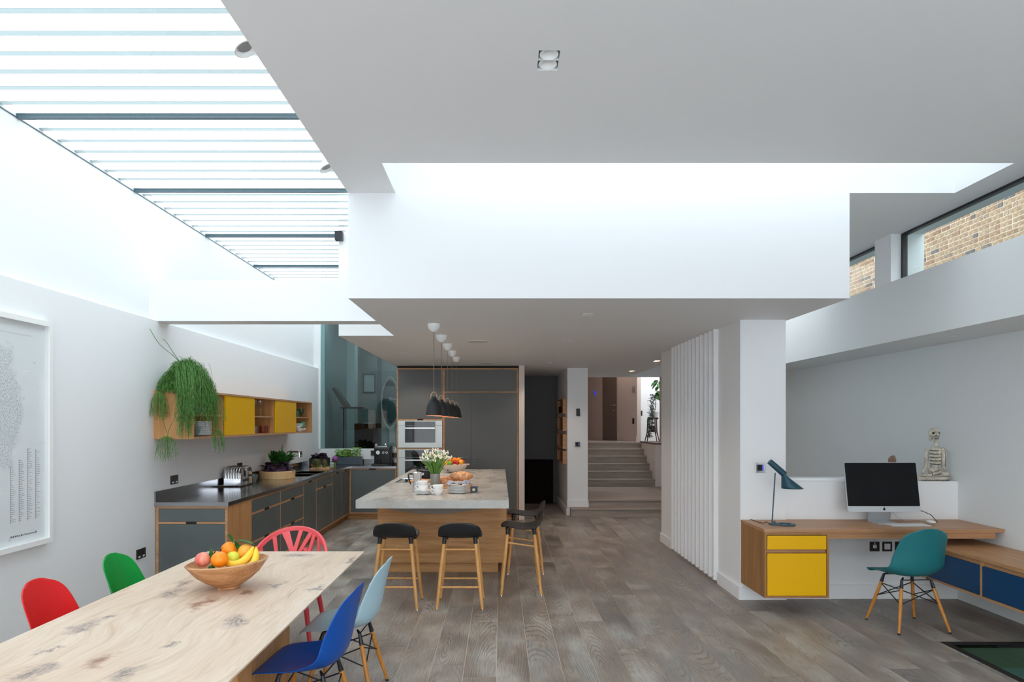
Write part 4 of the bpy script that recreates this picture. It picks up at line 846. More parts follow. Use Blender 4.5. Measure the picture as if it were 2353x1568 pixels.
# recessed twin downlight over the dining area
t = T('downlight', 'square recessed twin downlight in the middle of the main ceiling', 'downlight', (.2375, 3.285, ZC), 'twin downlights in the white ceilings')
MB().slab(.185, .29, 3.195, 3.375, ZC+.09, ZC+.10, []).box(.185, .187, 3.195, 3.375, ZC+.002, ZC+.09).box(.288, .29, 3.195, 3.375, ZC+.002, ZC+.09).box(.187, .288, 3.195, 3.197, ZC+.002, ZC+.09).box(.187, .288, 3.373, 3.375, ZC+.002, ZC+.09).box(.187, .288, 3.282, 3.288, ZC+.002, ZC+.02).build('housing', grey_white, t)
for yy in (3.24, 3.33): MB().lathe([(.044, .012), (.046, .005), (.043, .003), (.038, .010), (.036, .012), (.02, .05), (0, .055)], (.2375, yy, ZC), 28).build('lamp_ring', gloss_white, t, smooth=True); MB().ball((.2375, yy, ZC+.045), .015, 12, 8).build('reflector', chrome, t, smooth=True)
Kz = ZK
for i, (u, v, lb) in enumerate(((1350, 725, 'flush twin downlight near the front edge of the kitchen ceiling'), (1305, 784, 'small flush downlight in the kitchen ceiling between the two speakers'), (887, 784, 'flush downlight near the left edge of the kitchen ceiling'), (930, 813, 'second flush downlight behind the one by the left ceiling edge'), (961, 834, 'farthest flush downlight above the ovens'), (1278, 814, 'flush downlight right of the farther ceiling speaker'), (1262, 835, 'flush downlight close to the dark stairwell'))):
    D = .95*F/(CV-v); twin_down((u-CU)*D/F, D, Kz, lb); lamp('downlight_fill', 'SPOT', ((u-CU)*D/F, D, Kz-.02), 26, (1, .84, .7), .04, (0, 0, 0), 130)  # spots added as fill; the lenses of these fittings stay unlit
for i, (u, v, lb) in enumerate(((1509, 830, 'glowing downlight in the corridor ceiling next to the fluted wall'), (1452, 853, 'glowing downlight above the stair landing'))):
    D = .95*F/(CV-v); twin_down((u-CU)*D/F, D, Kz, lb, True)
twin_down(3.95, 6.0, 2.40, 'flush downlight under the high wall on the right')
for y, lb, r in ((7.96, 'round flush speaker grille in the kitchen ceiling behind the first pendant', .13), (10.9, 'farther round flush speaker grille in the kitchen ceiling', .13)):
    t = T('ceiling_speaker', lb, 'speaker', (-.26, y, ZK)); MB().lathe([(0, -.003), (r*.94, -.003), (r*.94, 0)], (-.26 if y < 9 else -.22, y, ZK), 36).build('grille', mat('grille_grey', S(196, 196, 192), .7) if 'grille_grey' not in MATS else MATS['grille_grey'], t); MB().lathe([(r*.95, 0), (r*.95, -.004), (r, -.004), (r, 0)], (-.26 if y < 9 else -.22, y, ZK), 36).build('ring', white, t)
for y, lb in ((3.32, 'near white wall spotlight on the edge of the main ceiling'), (4.88, 'farther white wall spotlight on the edge of the main ceiling')):
    t = T('spotlight', lb, 'spotlight', (-1.17, y, 3.5)); rt = Matrix.Rotation(R(-28), 3, 'Y')
    MB().lathe([(.0, .05), (.03, .05), (.045, .03), (.062, 0), (.055, 0), (.04, .02), (0, .025)], (-1.245, y, 3.485), 24, rot=rt).build('head', gloss_white, t, smooth=True); MB().bar((-1.164, y, 3.56), (-1.235, y, 3.53), .012, .012, 10).build('arm', gloss_white, t); MB().lathe([(0, .018), (.036, .012)], (-1.245, y, 3.485), 20, rot=rt).build('lens', stone_grey, t, smooth=True)
# ---------------- dining table ----------------
TX0, TX1, TY0, TY1, TZ = -2.05, -.95, 1.55, 4.74, .74
tabm = mat('burr_oak_top', S(226, 208, 190), .42, spec=.4); t = NT(tabm)
co = t.coord()
wn = t.noise(co, 1.1, 2, .5, 0, 1)
vm = t.new('ShaderNodeVectorMath', operation='MULTIPLY_ADD'); t.l(wn, vm.inputs[0]); vm.inputs[1].default_value = (.5, .2, 0); t.l(co, vm.inputs[2]); cw = vm.outputs[0]
g1 = t.noise(t.mapping(cw, (9, .8, 9)), 2.2, 6, .62, .8); g2 = t.noise(t.mapping(cw, (40, 2.2, 1)), 2.4, 3, .6, .3)
base = t.ramp(g1, [(.30, S(208, 184, 162)), (.45, S(222, 201, 180)), (.58, S(228, 209, 190)), (.72, S(212, 188, 166))])
base = t.mix(.18, base, t.ramp(g2, [(.36, S(206, 190, 176)), (.6, (1, 1, 1, 1))]), 'MULTIPLY')
pl = t.noise(t.mapping(co, (2.6, .5, 1)), 1.3, 2); base = t.mix(.5, base, t.ramp(pl, [(.35, S(240, 226, 212)), (.65, (1, 1, 1, 1))]), 'MULTIPLY')
# knots: distorted elliptical dark areas that belong to the timber
dn = t.noise(t.mapping(co, (1, 1, 1)), 7, 5, .7, 0, 1)
vd = t.new('ShaderNodeVectorMath', operation='MULTIPLY_ADD'); t.l(dn, vd.inputs[0]); vd.inputs[1].default_value = (.22, .30, 0); t.l(co, vd.inputs[2]); cd = vd.outputs[0]
acc = None; acc2 = None
c0 = ((TX0+TX1)/2, (TY0+TY1)/2)
def tabp(u, v): p = P(u, v, TZ); return (p[0]-c0[0], p[1]-c0[1])
for (u, v, sx, sy, kind) in ((395, 1363, .07, .16, 0), (197, 1438, .06, .14, 0), (252, 1416, .035, .08, 0), (470, 1385, .05, .16, 1), (572, 1362, .05, .07, 1), (541, 1428, .06, .14, 0), (227, 1522, .05, .12, 1), (75, 1546, .07, .10, 0), (290, 1549, .06, .09, 0), (731, 1352, .05, .07, 0), (690, 1276, .13, .08, 0), (806, 1289, .04, .13, 0), (391, 1483, .025, .04, 0), (640, 1345, .03, .10, 0), (110, 1495, .02, .04, 0), (430, 1340, .05, .12, 0)):
    x, y = tabp(u, v)
    sb = t.new('ShaderNodeVectorMath', operation='SUBTRACT'); t.l(cd, sb.inputs[0]); sb.inputs[1].default_value = (x+.11, y+.15, 0)
    mp = t.mapping(sb.outputs[0], (1/sx, 1/sy, 0)); ln = t.new('ShaderNodeVectorMath', operation='LENGTH'); t.l(mp, ln.inputs[0])
    d_ = ln.outputs['Value']
    if kind == 0: acc = d_ if acc is None else t.math('MINIMUM', acc, d_)
    else: acc2 = d_ if acc2 is None else t.math('MINIMUM', acc2, d_)
fine = t.noise(t.mapping(cw, (14, 6, 1)), 5, 6, .75)
k0 = t.math('MULTIPLY', t.ramp(acc, [(.25, (1, 1, 1, 1)), (1.5, (0, 0, 0, 1))]), t.ramp(fine, [(.36, (1, 1, 1, 1)), (.62, (.08, .08, .08, 1))]))
k1 = t.math('MULTIPLY', t.ramp(acc2, [(.25, (1, 1, 1, 1)), (1.5, (0, 0, 0, 1))]), t.ramp(fine, [(.38, (1, 1, 1, 1)), (.64, (.08, .08, .08, 1))]))
h0 = t.ramp(acc, [(.3, (1, 1, 1, 1)), (2.0, (0, 0, 0, 1))]); base = t.mix(t.math('MULTIPLY', h0, .45), base, S(190, 168, 156)); base = t.mix(t.math('MULTIPLY', k0, .95), base, S(92, 82, 86)); base = t.mix(t.math('MULTIPLY', t.ramp(acc2, [(.3, (1, 1, 1, 1)), (2.0, (0, 0, 0, 1))]), .4), base, S(206, 160, 130)); base = t.mix(t.math('MULTIPLY', k1, .95), base, S(118, 72, 54))
t.l(base, t.b.inputs['Base Color'])
tb = T('dining_table', 'long pale burr oak dining table with knots and a thin slim edge', 'table', (c0[0], c0[1], 0))
MB().prism([(TX0, TZ), (TX0, TZ-.008), (TX0+.05, TZ-.035), (TX1-.05, TZ-.035), (TX1, TZ-.008), (TX1, TZ)], TY0, TY1, 'Y').build('tabletop', tabm, tb)
crack = mat('filled_crack', S(70, 70, 72), .5)
for pts in (((1640, 445), (1700, 448), (1732, 466), (1722, 474)), ((1845, 445), (1905, 405), (1975, 365)), ((1785, 565), (1830, 505), (1890, 450)), ((1445, 652), (1500, 664), (1524, 674), (1512, 694)), ((610, 655), (680, 650), (730, 640)), ((2140, 322), (2200, 305), (2260, 290))):
    q = [P(a/2.736, 1180+b/2.736, TZ) for a, b in pts]; MB().tube([(p[0], p[1], TZ-.0005) for p in q], [.0008]+[.0024]*(len(q)-2)+[.0008], 6, flat=.4).build('crack', crack, tb)
for i, (a, b) in enumerate(((3.08, 3.24), (3.243, 3.62), (3.623, 3.84))): box('pedestal_board', oak, -1.22, -1.195, a, b, 0, TZ-.035, tb, bevel=.001)
box('pedestal_end', oak_x, -1.80, -1.22, 3.81, 3.835, 0, TZ-.035, tb); box('pedestal_end', oak_x, -1.80, -1.22, 3.08, 3.105, 0, TZ-.035, tb); box('pedestal_board', oak, -1.80, -1.775, 3.105, 3.81, 0, TZ-.035, tb)
# ---------------- fruit bowl on the table ----------------
bc = (-1.485, 3.70); t = T('wooden_bowl', 'turned wooden bowl holding fruit on the dining table', 'bowl', (bc[0], bc[1], TZ))
rtb = Matrix.Rotation(R(-3.5), 3, 'Y')
MB().lathe([(0, .001), (.06, .001), (.062, .012), (.07, .016), (.12, .045), (.165, .08), (.215, .145), (.202, .150), (.16, .10), (.11, .055), (.05, .03), (0, .028)], (0, 0, 0), 48, rot=rtb).build('bowl', bowlw, t, smooth=True, local=True)
def fruit(nm, m, p, r, label, sc_=(1, 1, .94)):
    o = MB().ball((0, 0, 0), r, 24, 16, sc_).build(nm, m, None, smooth=True, ang=0); o.location = (bc[0]+p[0], bc[1]+p[1], TZ+p[2]); return tag(o, label, 'fruit')
orange = mat('orange_skin', S(250, 142, 12), .42); t_ = NT(orange); t_.bump(t_.noise(t_.coord(), 220, 2), .15, .0008)
orange2 = mat('pale_orange_skin', S(250, 170, 60), .42)
apple = mat('apple_skin', S(228, 120, 108), .35); t_ = NT(apple); t_.l(t_.ramp(t_.noise(t_.mapping(t_.coord(), (6, 6, 1)), 6, 4), [(.35, S(214, 84, 84)), (.6, S(236, 150, 124))]), t_.b.inputs['Base Color'])
fruit('orange', orange, (-.015, -.085, .130), .045, 'bright orange at the front of the wooden bowl'); fruit('apple', apple, (-.115, -.06, .128), .042, 'large pink-red apple at the left of the wooden bowl')
fruit('apple', apple, (-.075, .0, .14), .033, 'smaller pink-red apple behind the large one'); fruit('orange', orange, (-.02, .06, .155), .046, 'orange under the leafy twig at the back of the bowl')
fruit('orange', orange2, (.075, .05, .148), .044, 'paler orange at the back right of the bowl'); fruit('pear', mat('green_fruit', S(214, 220, 70), .45), (.02, .012, .128), .037, 'yellow-green fruit between the oranges and bananas')
ban = mat('banana_skin', S(250, 205, 60), .45); tip = mat('banana_tip', S(70, 50, 30), .7)
def banana(p0, p1, p2, label):
    t = T('banana', label, 'banana', tuple(bc)+(TZ,), 'bananas in the wooden bowl'); a, b, c = [Vector((bc[0]+p[0], bc[1]+p[1], TZ+p[2])) for p in (p0, p1, p2)]
    pts = [a*(1-k)**2+b*2*k*(1-k)+c*k*k for k in [i/14 for i in range(15)]]; rr = [.006, .012]+[.018+.004*math.sin(math.pi*i/10) for i in range(11)]+[.012, .007]
    MB().tube(pts, rr, 7).build('peel', ban, t, smooth=True, ang=0); MB().tube([pts[-1], pts[-1]+(pts[-1]-pts[-2]).normalized()*.014], [.007, .008], 8).build('stem', tip, t, smooth=True)
banana((-.02, -.035, .155), (.10, -.08, .10), (.135, .0, .225), 'front banana lying across the orange in the bowl'); banana((.04, -.06, .118), (.20, -.08, .10), (.142, .012, .222), 'banana curving up behind the front one on the right')
tl = T('leafy_twig', 'sprig of glossy green leaves sticking up from the back orange', 'leaves', (bc[0]-.02, bc[1]+.05, TZ+.19))
b0 = Vector((bc[0]-.02, bc[1]+.05, TZ+.195)); MB().tube([b0, b0+Vector((.005, 0, .03)), b0+Vector((.035, 0, .06))], .002, 6).build('twig', stem_green, tl)
for dd, L_, pp in (((.9, 0, -.1), .075, (.03, 0, .055)), ((.6, -.2, -.9), .06, (.03, 0, .05)), ((-.8, -.1, -.7), .06, (.01, 0, .045)), ((-.3, -.2, -1), .045, (.0, 0, .03)), ((-.3, 0, .5), .04, (.02, 0, .045)), ((.1, -.3, -1), .04, (.005, 0, .03))):
    MB().leaf(b0+Vector(pp), dd, L_*1.5, .042, .1, 6, .4).build('leaf', fol_dark, tl, smooth=True, ang=0)
tl = T('leafy_twig', 'sprig of green leaves standing between the apples and the front orange', 'leaves', (bc[0]-.07, bc[1]-.05, TZ+.15)); b0 = Vector((bc[0]-.07, bc[1]-.06, TZ+.14))
MB().tube([b0+Vector((.0, 0, -.03)), b0+Vector((.0, 0, .03)), b0+Vector((.02, .02, .055))], .002, 6).build('twig', stem_green, tl)
for dd, L_, pp in (((0, 0, 1), .055, (0, 0, .02)), ((.35, 0, 1), .06, (0.005, 0, .02)), ((-.1, -.3, -1), .05, (0, -.01, .0)), ((.3, -.3, -.9), .05, (.01, -.01, .0)), ((.8, -.2, .1), .04, (.0, 0, .02))): MB().leaf(b0+Vector(pp), dd, L_*1.3, .026, .05, 6, .4).build('leaf', fol_dark, tl, smooth=True, ang=0)
# ---------------- shell chairs ----------------
def shell_chair(m, label, group='moulded shell chairs on wooden dowel legs'):
    t = T('shell_chair', label, 'chair', (0, 0, 0), group)
    prof = [(.235, .405, .165, -.004, 0), (.228, .423, .195, 0, 0), (.20, .434, .215, .004, 0), (.14, .434, .228, .014, 0), (.06, .426, .235, .028, 0), (-.02, .420, .236, .045, .0), (-.09, .424, .234, .062, .012), (-.145, .440, .230, .07, .035), (-.180, .472, .226, .055, .06), (-.200, .52, .222, .03, .075), (-.213, .58, .217, .012, .078), (-.225, .64, .208, .0, .07), (-.238, .70, .201, -.004, .058), (-.250, .75, .190, -.010, .048), (-.260, .788, .172, -.016, .038), (-.266, .812, .145, -.020, .028), (-.270, .826, .105, -.016, .016), (-.272, .829, .05, -.005, .005)]
    rows = []; NS = 18
    for (y, z, hw, up, fw) in prof:
        r_ = []
        for j in range(NS+1):
            s = j/NS*2-1; a = abs(s); x = hw*s
            r_.append((x, y+fw*a**2.2, z+up*a**2.4))
        rows.append(r_)
    o = MB().grid(rows).build('shell', m, t, smooth=True, solid=.008, local=True, ang=0); o.modifiers.new('round', 'SUBSURF').render_levels = 1; o.modifiers['round'].levels = 1
    for sx in (-1, 1):
        for sy in (-1, 1):
            p = Vector((sx*.125, sy*.115, .375)); q = Vector((sx*.208, sy*.205, .0)); dd = (q-p)
            MB().tube([p, p+dd*.12, p+dd*.5, q+Vector((0, 0, .012))], [.009, .0125, .0135, .0095], 12).build('leg', legw, t, smooth=True, local=True)
            MB().tube([q+Vector((0, 0, .012)), q], [.0105, .0105], 10).build('foot_cap', black_pl, t, local=True)
            MB().tube([Vector((sx*.095, sy*.09, .415)), Vector((sx*.12, sy*.11, .40)), p+dd*.10], [.006, .010, .0145], 8).build('bracket', black_metal, t, smooth=True, local=True)
    br = lambda a, b: MB().tube([a, b], .0042, 6).build('brace', black_metal, t, local=True)
    def lp(sx, sy, k): p = Vector((sx*.125, sy*.115, .375)); q = Vector((sx*.208, sy*.205, 0)); return p+(q-p)*k
    for s in (-1, 1):
        br(lp(s, -1, .13), lp(s, 1, .42)); br(lp(s, 1, .13), lp(s, -1, .42)); br(lp(-1, s, .13), lp(1, s, .42)); br(lp(1, s, .13), lp(-1, s, .42))
    for s in (-1, 1): br(Vector((-.12, s*.11, .40)), Vector((.12, s*.11, .40)))
    return t
c1 = shell_chair(plastic('blue_plastic', S(2, 76, 164)), 'deep blue shell chair pulled up to the right side of the table'); c1.location = (-.97, 3.44, 0); c1.rotation_euler = (0, 0, R(86))
def recolor(c, m):
    for ch in [k for k in bpy.data.objects if k.parent is c and k.name.startswith('shell')]:
        ch.data = ch.data.copy(); ch.data.materials[0] = m
def chair_at(m, label, loc, rz): c = dup(c1, loc, rz, label); recolor(c, m); return c
chair_at(plastic('pale_blue_plastic', S(172, 204, 216)), 'pale ice-blue shell chair beyond the deep blue one', (-.93, 4.10, 0), R(88))
chair_at(plastic('green_plastic', S(0, 150, 60)), 'bright green shell chair on the wall side of the table', (-2.16, 4.22, 0), R(-86))
chair_at(plastic('red_plastic', S(224, 36, 38)), 'bright red shell chair on the wall side of the table', (-2.16, 3.53, 0), R(-86))
chair_at(plastic('teal_plastic', S(38, 116, 122)), 'teal green shell chair at the wall-mounted desk', (3.285, 5.44, 0), R(4))
# ---------------- coral branching chair ----------------
coral = plastic('coral_plastic', S(240, 98, 104)); coral2 = plastic('coral_leg', S(206, 60, 70))
t = T('branch_chair', 'coral red chair with branching openwork back at the head of the table', 'chair', (0, 0, 0))
def bk(a, h):   # back surface: angle across, height -> point (chair faces -Y after rotation; local +Y is front)
    return Vector((.285*math.sin(a), -.245*math.cos(a)*(.75+.35*h), .46+.355*h*(math.cos(a*.92)**.7 if math.cos(a*.92) > 0 else 0)))
A = R(88)
rim = [bk(-A+2*A*i/40, 1.0) for i in range(41)]; 
def ribbon(pts, wd, th=.008, name='rib', m=coral):
    mb = MB(); n = len(pts); vs = []
    for i, p in enumerate(pts):
        dd = (pts[min(i+1, n-1)]-pts[max(i-1, 0)]).normalized(); out = Vector((p.x, p.y, 0)).normalized() if Vector((p.x, p.y, 0)).length > .01 else Vector((0, -1, 0)); sd = dd.cross(out).normalized(); w_ = wd if not isinstance(wd, list) else wd[i]
        vs += [p-sd*w_-out*th, p+sd*w_-out*th, p+sd*w_+out*th, p-sd*w_+out*th]
    fs = [(i*4+k, i*4+(k+1) % 4, (i+1)*4+(k+1) % 4, (i+1)*4+k) for i in range(n-1) for k in range(4)]+[(0, 1, 2, 3), ((n-1)*4, (n-1)*4+1, (n-1)*4+2, (n-1)*4+3)]
    mb._add(vs, fs); return mb.build(name, m, t, smooth=True, local=True, bevel=.003)
ribbon(rim, .017, .010, 'back_rim')
def branch(a0, h0, a1, h1, w0=.014, w1=.018): ribbon([bk(R(a0+(a1-a0)*i/8), h0+(h1-h0)*i/8) for i in range(9)], [w0+(w1-w0)*abs(i/8-.4)*1.4 for i in range(9)], .007, 'branch')
for a0, h0, a1, h1 in ((-62, .92, -70, .0), (-74, .9, -52, .0), (-40, .97, -46, .0), (-24, .98, 14, .0), (-30, .97, -18, .3), (-6, .98, 4, .45), (22, .98, 2, .35), (16, .97, -4, .1), (36, .97, 24, .0), (60, .94, 44, .0), (76, .9, 66, .0), (-14, .6, -28, .0)): branch(a0, h0, a1, h1)
seat = [[(.25*math.cos(2*math.pi*k/32)*r_, .23*math.sin(2*math.pi*k/32)*r_+.0, .455-.012*(1-r_)) for k in range(33)] for r_ in (.01, .4, .75, 1.0)]
MB().grid(seat).build('seat', coral, t, smooth=True, solid=.014, local=True, ang=0)
ribbon([bk(-A+2*A*i/24, 0.02) for i in range(25)], .014, .010, 'seat_rim')
for sx in (-1, 1):
    for sy in (-1, 1): MB().tube([(sx*.17, sy*.15, .45), (sx*.20, sy*.18, .25), (sx*.235, sy*.215, 0)], [.022, .018, .013], 12).build('leg', coral2, t, smooth=True, local=True)
t.location = (-1.585, 5.03, 0); t.rotation_euler = (0, 0, R(180))
# ---------------- bar stools ----------------
def stool():
    t = T('bar_stool', '', 'stool', (0, 0, 0), 'black-seated bar stools round the island')
    prof = [(.19, .632, .135), (.185, .644, .165), (.14, .648, .183), (.06, .632, .193), (-.03, .622, .197), (-.10, .624, .199), (-.155, .640, .192), (-.190, .676, .190), (-.206, .714, .186), (-.216, .746, .174), (-.221, .766, .148), (-.222, .773, .09)]
    rows = []
    for (y, z, hw) in prof:
        r_ = []
        for j in range(17):
            s = j/16*2-1; a = abs(s); tall = max(0, (z-.655)/.11)
            r_.append((hw*s, y+(.045*min(tall*1.6, 1)*(1-.5*tall))*a**2.5+(-.03*a**3 if y > .1 else 0), z+.012*a**2*(1-min(1, tall))-.016*min(1, tall)*a**3))
        rows.append(r_)
    o = MB().grid(rows).build('seat', black_pl, t, smooth=True, solid=.014, local=True, ang=0); o.modifiers.new('round', 'SUBSURF').render_levels = 1; o.modifiers['round'].levels = 1
    def lp(sx, sy, z): k = (.62-z)/.62; return Vector((sx*(.135+.065*k), sy*(.125+.065*k), z))
    for sx in (-1, 1):
        for sy in (-1, 1):
            MB().tube([lp(sx, sy, .60), lp(sx, sy, .3), lp(sx, sy, .012)], [.0155, .0165, .0125], 14).build('leg', beech, t, smooth=True, local=True)
            MB().tube([lp(sx, sy, .632), lp(sx, sy, .61), lp(sx, sy, .575)], [.021, .019, .0185], 14).build('leg_socket', black_pl, t, smooth=True, local=True)
            MB().tube([lp(sx, sy, .012), lp(sx, sy, 0)], [.010, .010], 10).build('foot_cap', steel, t, local=True)
    for s, za in ((-1, .20), (1, .20)): MB().tube([lp(-1, s, za), lp(1, s, za)], .0085, 10, flat=1.1).build('rung', beech, t, smooth=True, local=True)
    MB().tube([lp(-1, -1, .525), lp(1, -1, .525)], .0085, 10).build('rung', beech, t, smooth=True, local=True); MB().tube([lp(-1, 1, .47), lp(1, 1, .47)], .0085, 10).build('rung', beech, t, smooth=True, local=True)
    for s in (-1, 1): MB().tube([lp(s, -1, .46), lp(s, 1, .50)], .0085, 10).build('rung', beech, t, smooth=True, local=True)
    return t
s0 = stool(); s0.location = (-.92, 6.08, 0); s0['label'] = 'left of the two bar stools with their backs to the camera at the island front'
dup(s0, (-.35, 6.08, 0), 0, 'right of the two bar stools with their backs to the camera at the island front')
dup(s0, (.205, 6.58, 0), R(90), 'nearer bar stool on the right side of the island'); dup(s0, (.28, 7.48, 0), R(90), 'farther bar stool on the right side of the island')
# ---------------- framed print ----------------
t = T('framed_print', 'large white-framed grey line print on the left wall', 'picture', (XL, 4.15, .80)); fy0, fy1, fz0, fz1 = 3.45, 4.79, .80, 2.355
MB().prism([(fy0, fz0), (fy1, fz0), (fy1, fz0+.035), (fy0, fz0+.035)], XL, XL+.05, 'X').prism([(fy0, fz1-.035), (fy1, fz1-.035), (fy1, fz1), (fy0, fz1)], XL, XL+.05, 'X').prism([(fy1-.035, fz0+.035), (fy1, fz0+.035), (fy1, fz1-.035), (fy1-.035, fz1-.035)], XL, XL+.05, 'X').prism([(fy0, fz0+.035), (fy0+.035, fz0+.035), (fy0+.035, fz1-.035), (fy0, fz1-.035)], XL, XL+.05, 'X').build('frame', gloss_white, t)
pm = mat('print_paper', S(226, 230, 236), .7); q = NT(pm); co = q.coord('Generated')
sx = q.new('ShaderNodeSeparateXYZ'); q.l(co, sx.inputs[0]); cy, cz = sx.outputs[1], sx.outputs[2]
ctr = q.new('ShaderNodeVectorMath', operation='SUBTRACT'); q.l(co, ctr.inputs[0]); ctr.inputs[1].default_value = (.5, .52, .60)
ds = q.new('ShaderNodeVectorMath', operation='LENGTH'); q.l(q.mapping(ctr.outputs[0], (0, 1.35, 1.25)), ds.inputs[0])
nb_ = q.noise(q.mapping(co, (0, 1, 1.16)), 5, 4, .6); edge = q.math('ADD', ds.outputs['Value'], q.math('MULTIPLY', q.math('SUBTRACT', nb_, .5), .55))
mask = q.ramp(edge, [(.36, (1, 1, 1, 1)), (.44, (.0, .0, .0, 1))]); vo = q.new('ShaderNodeTexVoronoi', feature='DISTANCE_TO_EDGE'); vo.inputs['Scale'].default_value = 120; q.l(q.mapping(co, (0, 1, 1.16)), vo.inputs['Vector'])
ln = q.ramp(vo.outputs[0], [(.03, (1, 1, 1, 1)), (.09, (0, 0, 0, 1))]); spk = q.ramp(q.noise(q.mapping(co, (0, 1, 1.16)), 120, 4, .8), [(.5, (0, 0, 0, 1)), (.58, (1, 1, 1, 1))])
ink = q.math('MULTIPLY', mask, q.math('ADD', q.math('MULTIPLY', ln, .3), q.math('MULTIPLY', spk, .6)))
spot = q.math('MULTIPLY', q.ramp(q.noise(q.mapping(co, (0, 1, 1.16)), 16, 3, .6), [(.66, (0, 0, 0, 1)), (.70, (1, 1, 1, 1))]), spk)
q.l(q.mix(q.math('MULTIPLY', q.math('MAXIMUM', ink, q.math('MULTIPLY', spot, .7)), .8), S(240, 241, 243), S(104, 112, 120)), q.b.inputs['Base Color'])
box('print', pm, XL+.01, XL+.014, fy0+.035, fy1-.035, fz0+.035, fz1-.035, t); ink_m = mat('pale_ink', S(120, 126, 134), .7); ri = random.Random(2)
for i, (y, z1) in enumerate(((4.42, 1.36), (4.50, 1.40), (4.58, 1.47), (4.66, 1.46))):
    mb = MB().box(XL+.014, XL+.0146, y-.0012, y+.0012, .98, z1)
    z = .99
    while z < z1: mb.box(XL+.014, XL+.0146, y, y+ri.uniform(.015, .05), z, z+.0022); z += .0125
    mb.build('key_column', ink_m, t)
mb = MB(); y = 4.42
while y < 4.66: w_ = ri.uniform(.008, .02); mb.box(XL+.014, XL+.0146, y, y+w_, .885, .885+ri.choice([.008, .012])); y += w_+.006
mb.build('title_line', ink_m, t); mb = MB().box(XL+.014, XL+.0146, 4.30, 4.62, 2.2355, 2.2365); mb.build('heading', ink_m, t)
box('glazing', glass('picture_glass', (.97, .98, .98, 1), .03), XL+.036, XL+.038, fy0+.035, fy1-.035, fz0+.035, fz1-.035, t)
# ---------------- desk ----------------
doak = wood('desk_oak', S(196, 150, 112), S(164, 118, 80), 'X', 1, .42); cab_side = wood('desk_cabinet_oak', S(172, 126, 82), S(142, 98, 58), 'Z', .9, .45)
DY = 5.71
t = T('wall_desk', 'long wall-mounted oak desk top with under-rail', 'desk', (3.26, 6.0, .70))
box('desktop', doak, 2.240, XR-.002, DY, 6.298, .727, .74, t, bevel=.001); box('desktop_lower_ply', doak, 2.243, XR-.002, DY+.004, 6.298, .711, .726, t); box('rail', doak, 2.79, 4.22, DY+.03, DY+.055, .655, .711, t)
t = T('desk_cabinet', 'floating oak pedestal with two bright yellow drawer fronts under the desk', 'cabinet', (2.5, 6, .158)); CXa, CXb, cz0, cz1 = 2.243, 2.790, .158, .709
MB().box(CXa, CXb, DY+.002, 6.27, cz0, cz0+.018).box(CXa, CXb, DY+.002, 6.27, cz1-.018, cz1).box(CXb-.018, CXb, DY+.002, 6.27, cz0+.018, cz1-.018).build('carcass', cab_side, t); box('side_panel', cab_side, CXa, CXa+.018, DY+.002, 6.27, cz0+.018, cz1-.018, t); box('back', cab_side, CXa+.018, CXb-.018, 6.2, 6.22, cz0+.018, cz1-.018, t)
box('drawer_front', yellow, CXa+.024, CXb-.024, DY, DY+.018, .570, .686, t, bevel=.001); box('drawer_front', yellow, CXa+.024, CXb-.024, DY, DY+.018, .178, .535, t, bevel=.001)
box('finger_rail', doak, CXa+.018, CXb-.018, DY+.03, DY+.05, .537, .568, t)
# computer
t = T('desktop_computer', 'all-in-one computer with black screen and silver chin on the desk', 'computer', (3.455, 6.1, .74))
def tilt_pt(x, z, off=0): k = (z-.842)/.44; return (x, 6.05+.075*k+off, z)
sx0, sx1 = 3.128, 3.780
def panel(x0, x1, z0, z1, o0, o1, name, m, rnd=0):
    if rnd:
        pl_ = []
        for cx_, cz_, a0 in ((x1-rnd, z1-rnd, 0), (x0+rnd, z1-rnd, 90), (x0+rnd, z0+rnd, 180), (x1-rnd, z0+rnd, 270)):
            pl_ += [(cx_+rnd*math.cos(R(a0+15*k)), cz_+rnd*math.sin(R(a0+15*k))) for k in range(7)]
    else: pl_ = [(x0, z0), (x1, z0), (x1, z1), (x0, z1)]
    mb = MB(); n = len(pl_); mb._add([tilt_pt(a, b, o0) for a, b in pl_]+[tilt_pt(a, b, o1) for a, b in pl_], [tuple(range(n))[::-1], tuple(range(n, 2*n))]+[(i, (i+1) % n, (i+1) % n+n, i+n) for i in range(n)])
    return mb.build(name, m, t)
panel(sx0, sx1, .842, 1.282, .002, .014, 'body', alu, .016); panel(sx0+.003, sx1-.003, .893, 1.279, 0, .003, 'screen', screen, .008); panel(sx0+.12, sx1-.12, .90, 1.2, .014, .035, 'rear_bulge', alu, .05)
ap = []
for k in range(40):
    a = 2*math.pi*k/40; r = .0105*(1+.10*math.cos(2*a)**2-.12*max(0, math.sin(a))**12-.10*max(0, -math.sin(a))**14); x_, z_ = r*math.cos(a)*1.0, r*math.sin(a)*1.05
    dx_, dz_ = x_-.0125, z_-.001; dl = math.hypot(dx_, dz_)
    if dl < .0055: x_, z_ = .0125+dx_/dl*.0055*1.0, .001+dz_/dl*.0055
    ap.append((3.454+x_, .866+z_))
mb = MB(); n = len(ap); mb._add([tilt_pt(a, b, .0005) for a, b in ap]+[tilt_pt(a, b, .0022) for a, b in ap], [tuple(range(n))[::-1]]+[(i, (i+1) % n, (i+1) % n+n, i+n) for i in range(n)])
lf = [(3.454, .879), (3.4575, .880), (3.4605, .884), (3.4600, .8875), (3.4565, .8865), (3.4540, .883)]; mb._add([tilt_pt(a, b, .0005) for a, b in lf], [(0, 1, 2, 3, 4, 5)]); mb.build('emblem', screen, t)
box('camera_dot', black_pl, 3.452, 3.456, 6.1205, 6.122, 1.270, 1.272, t)
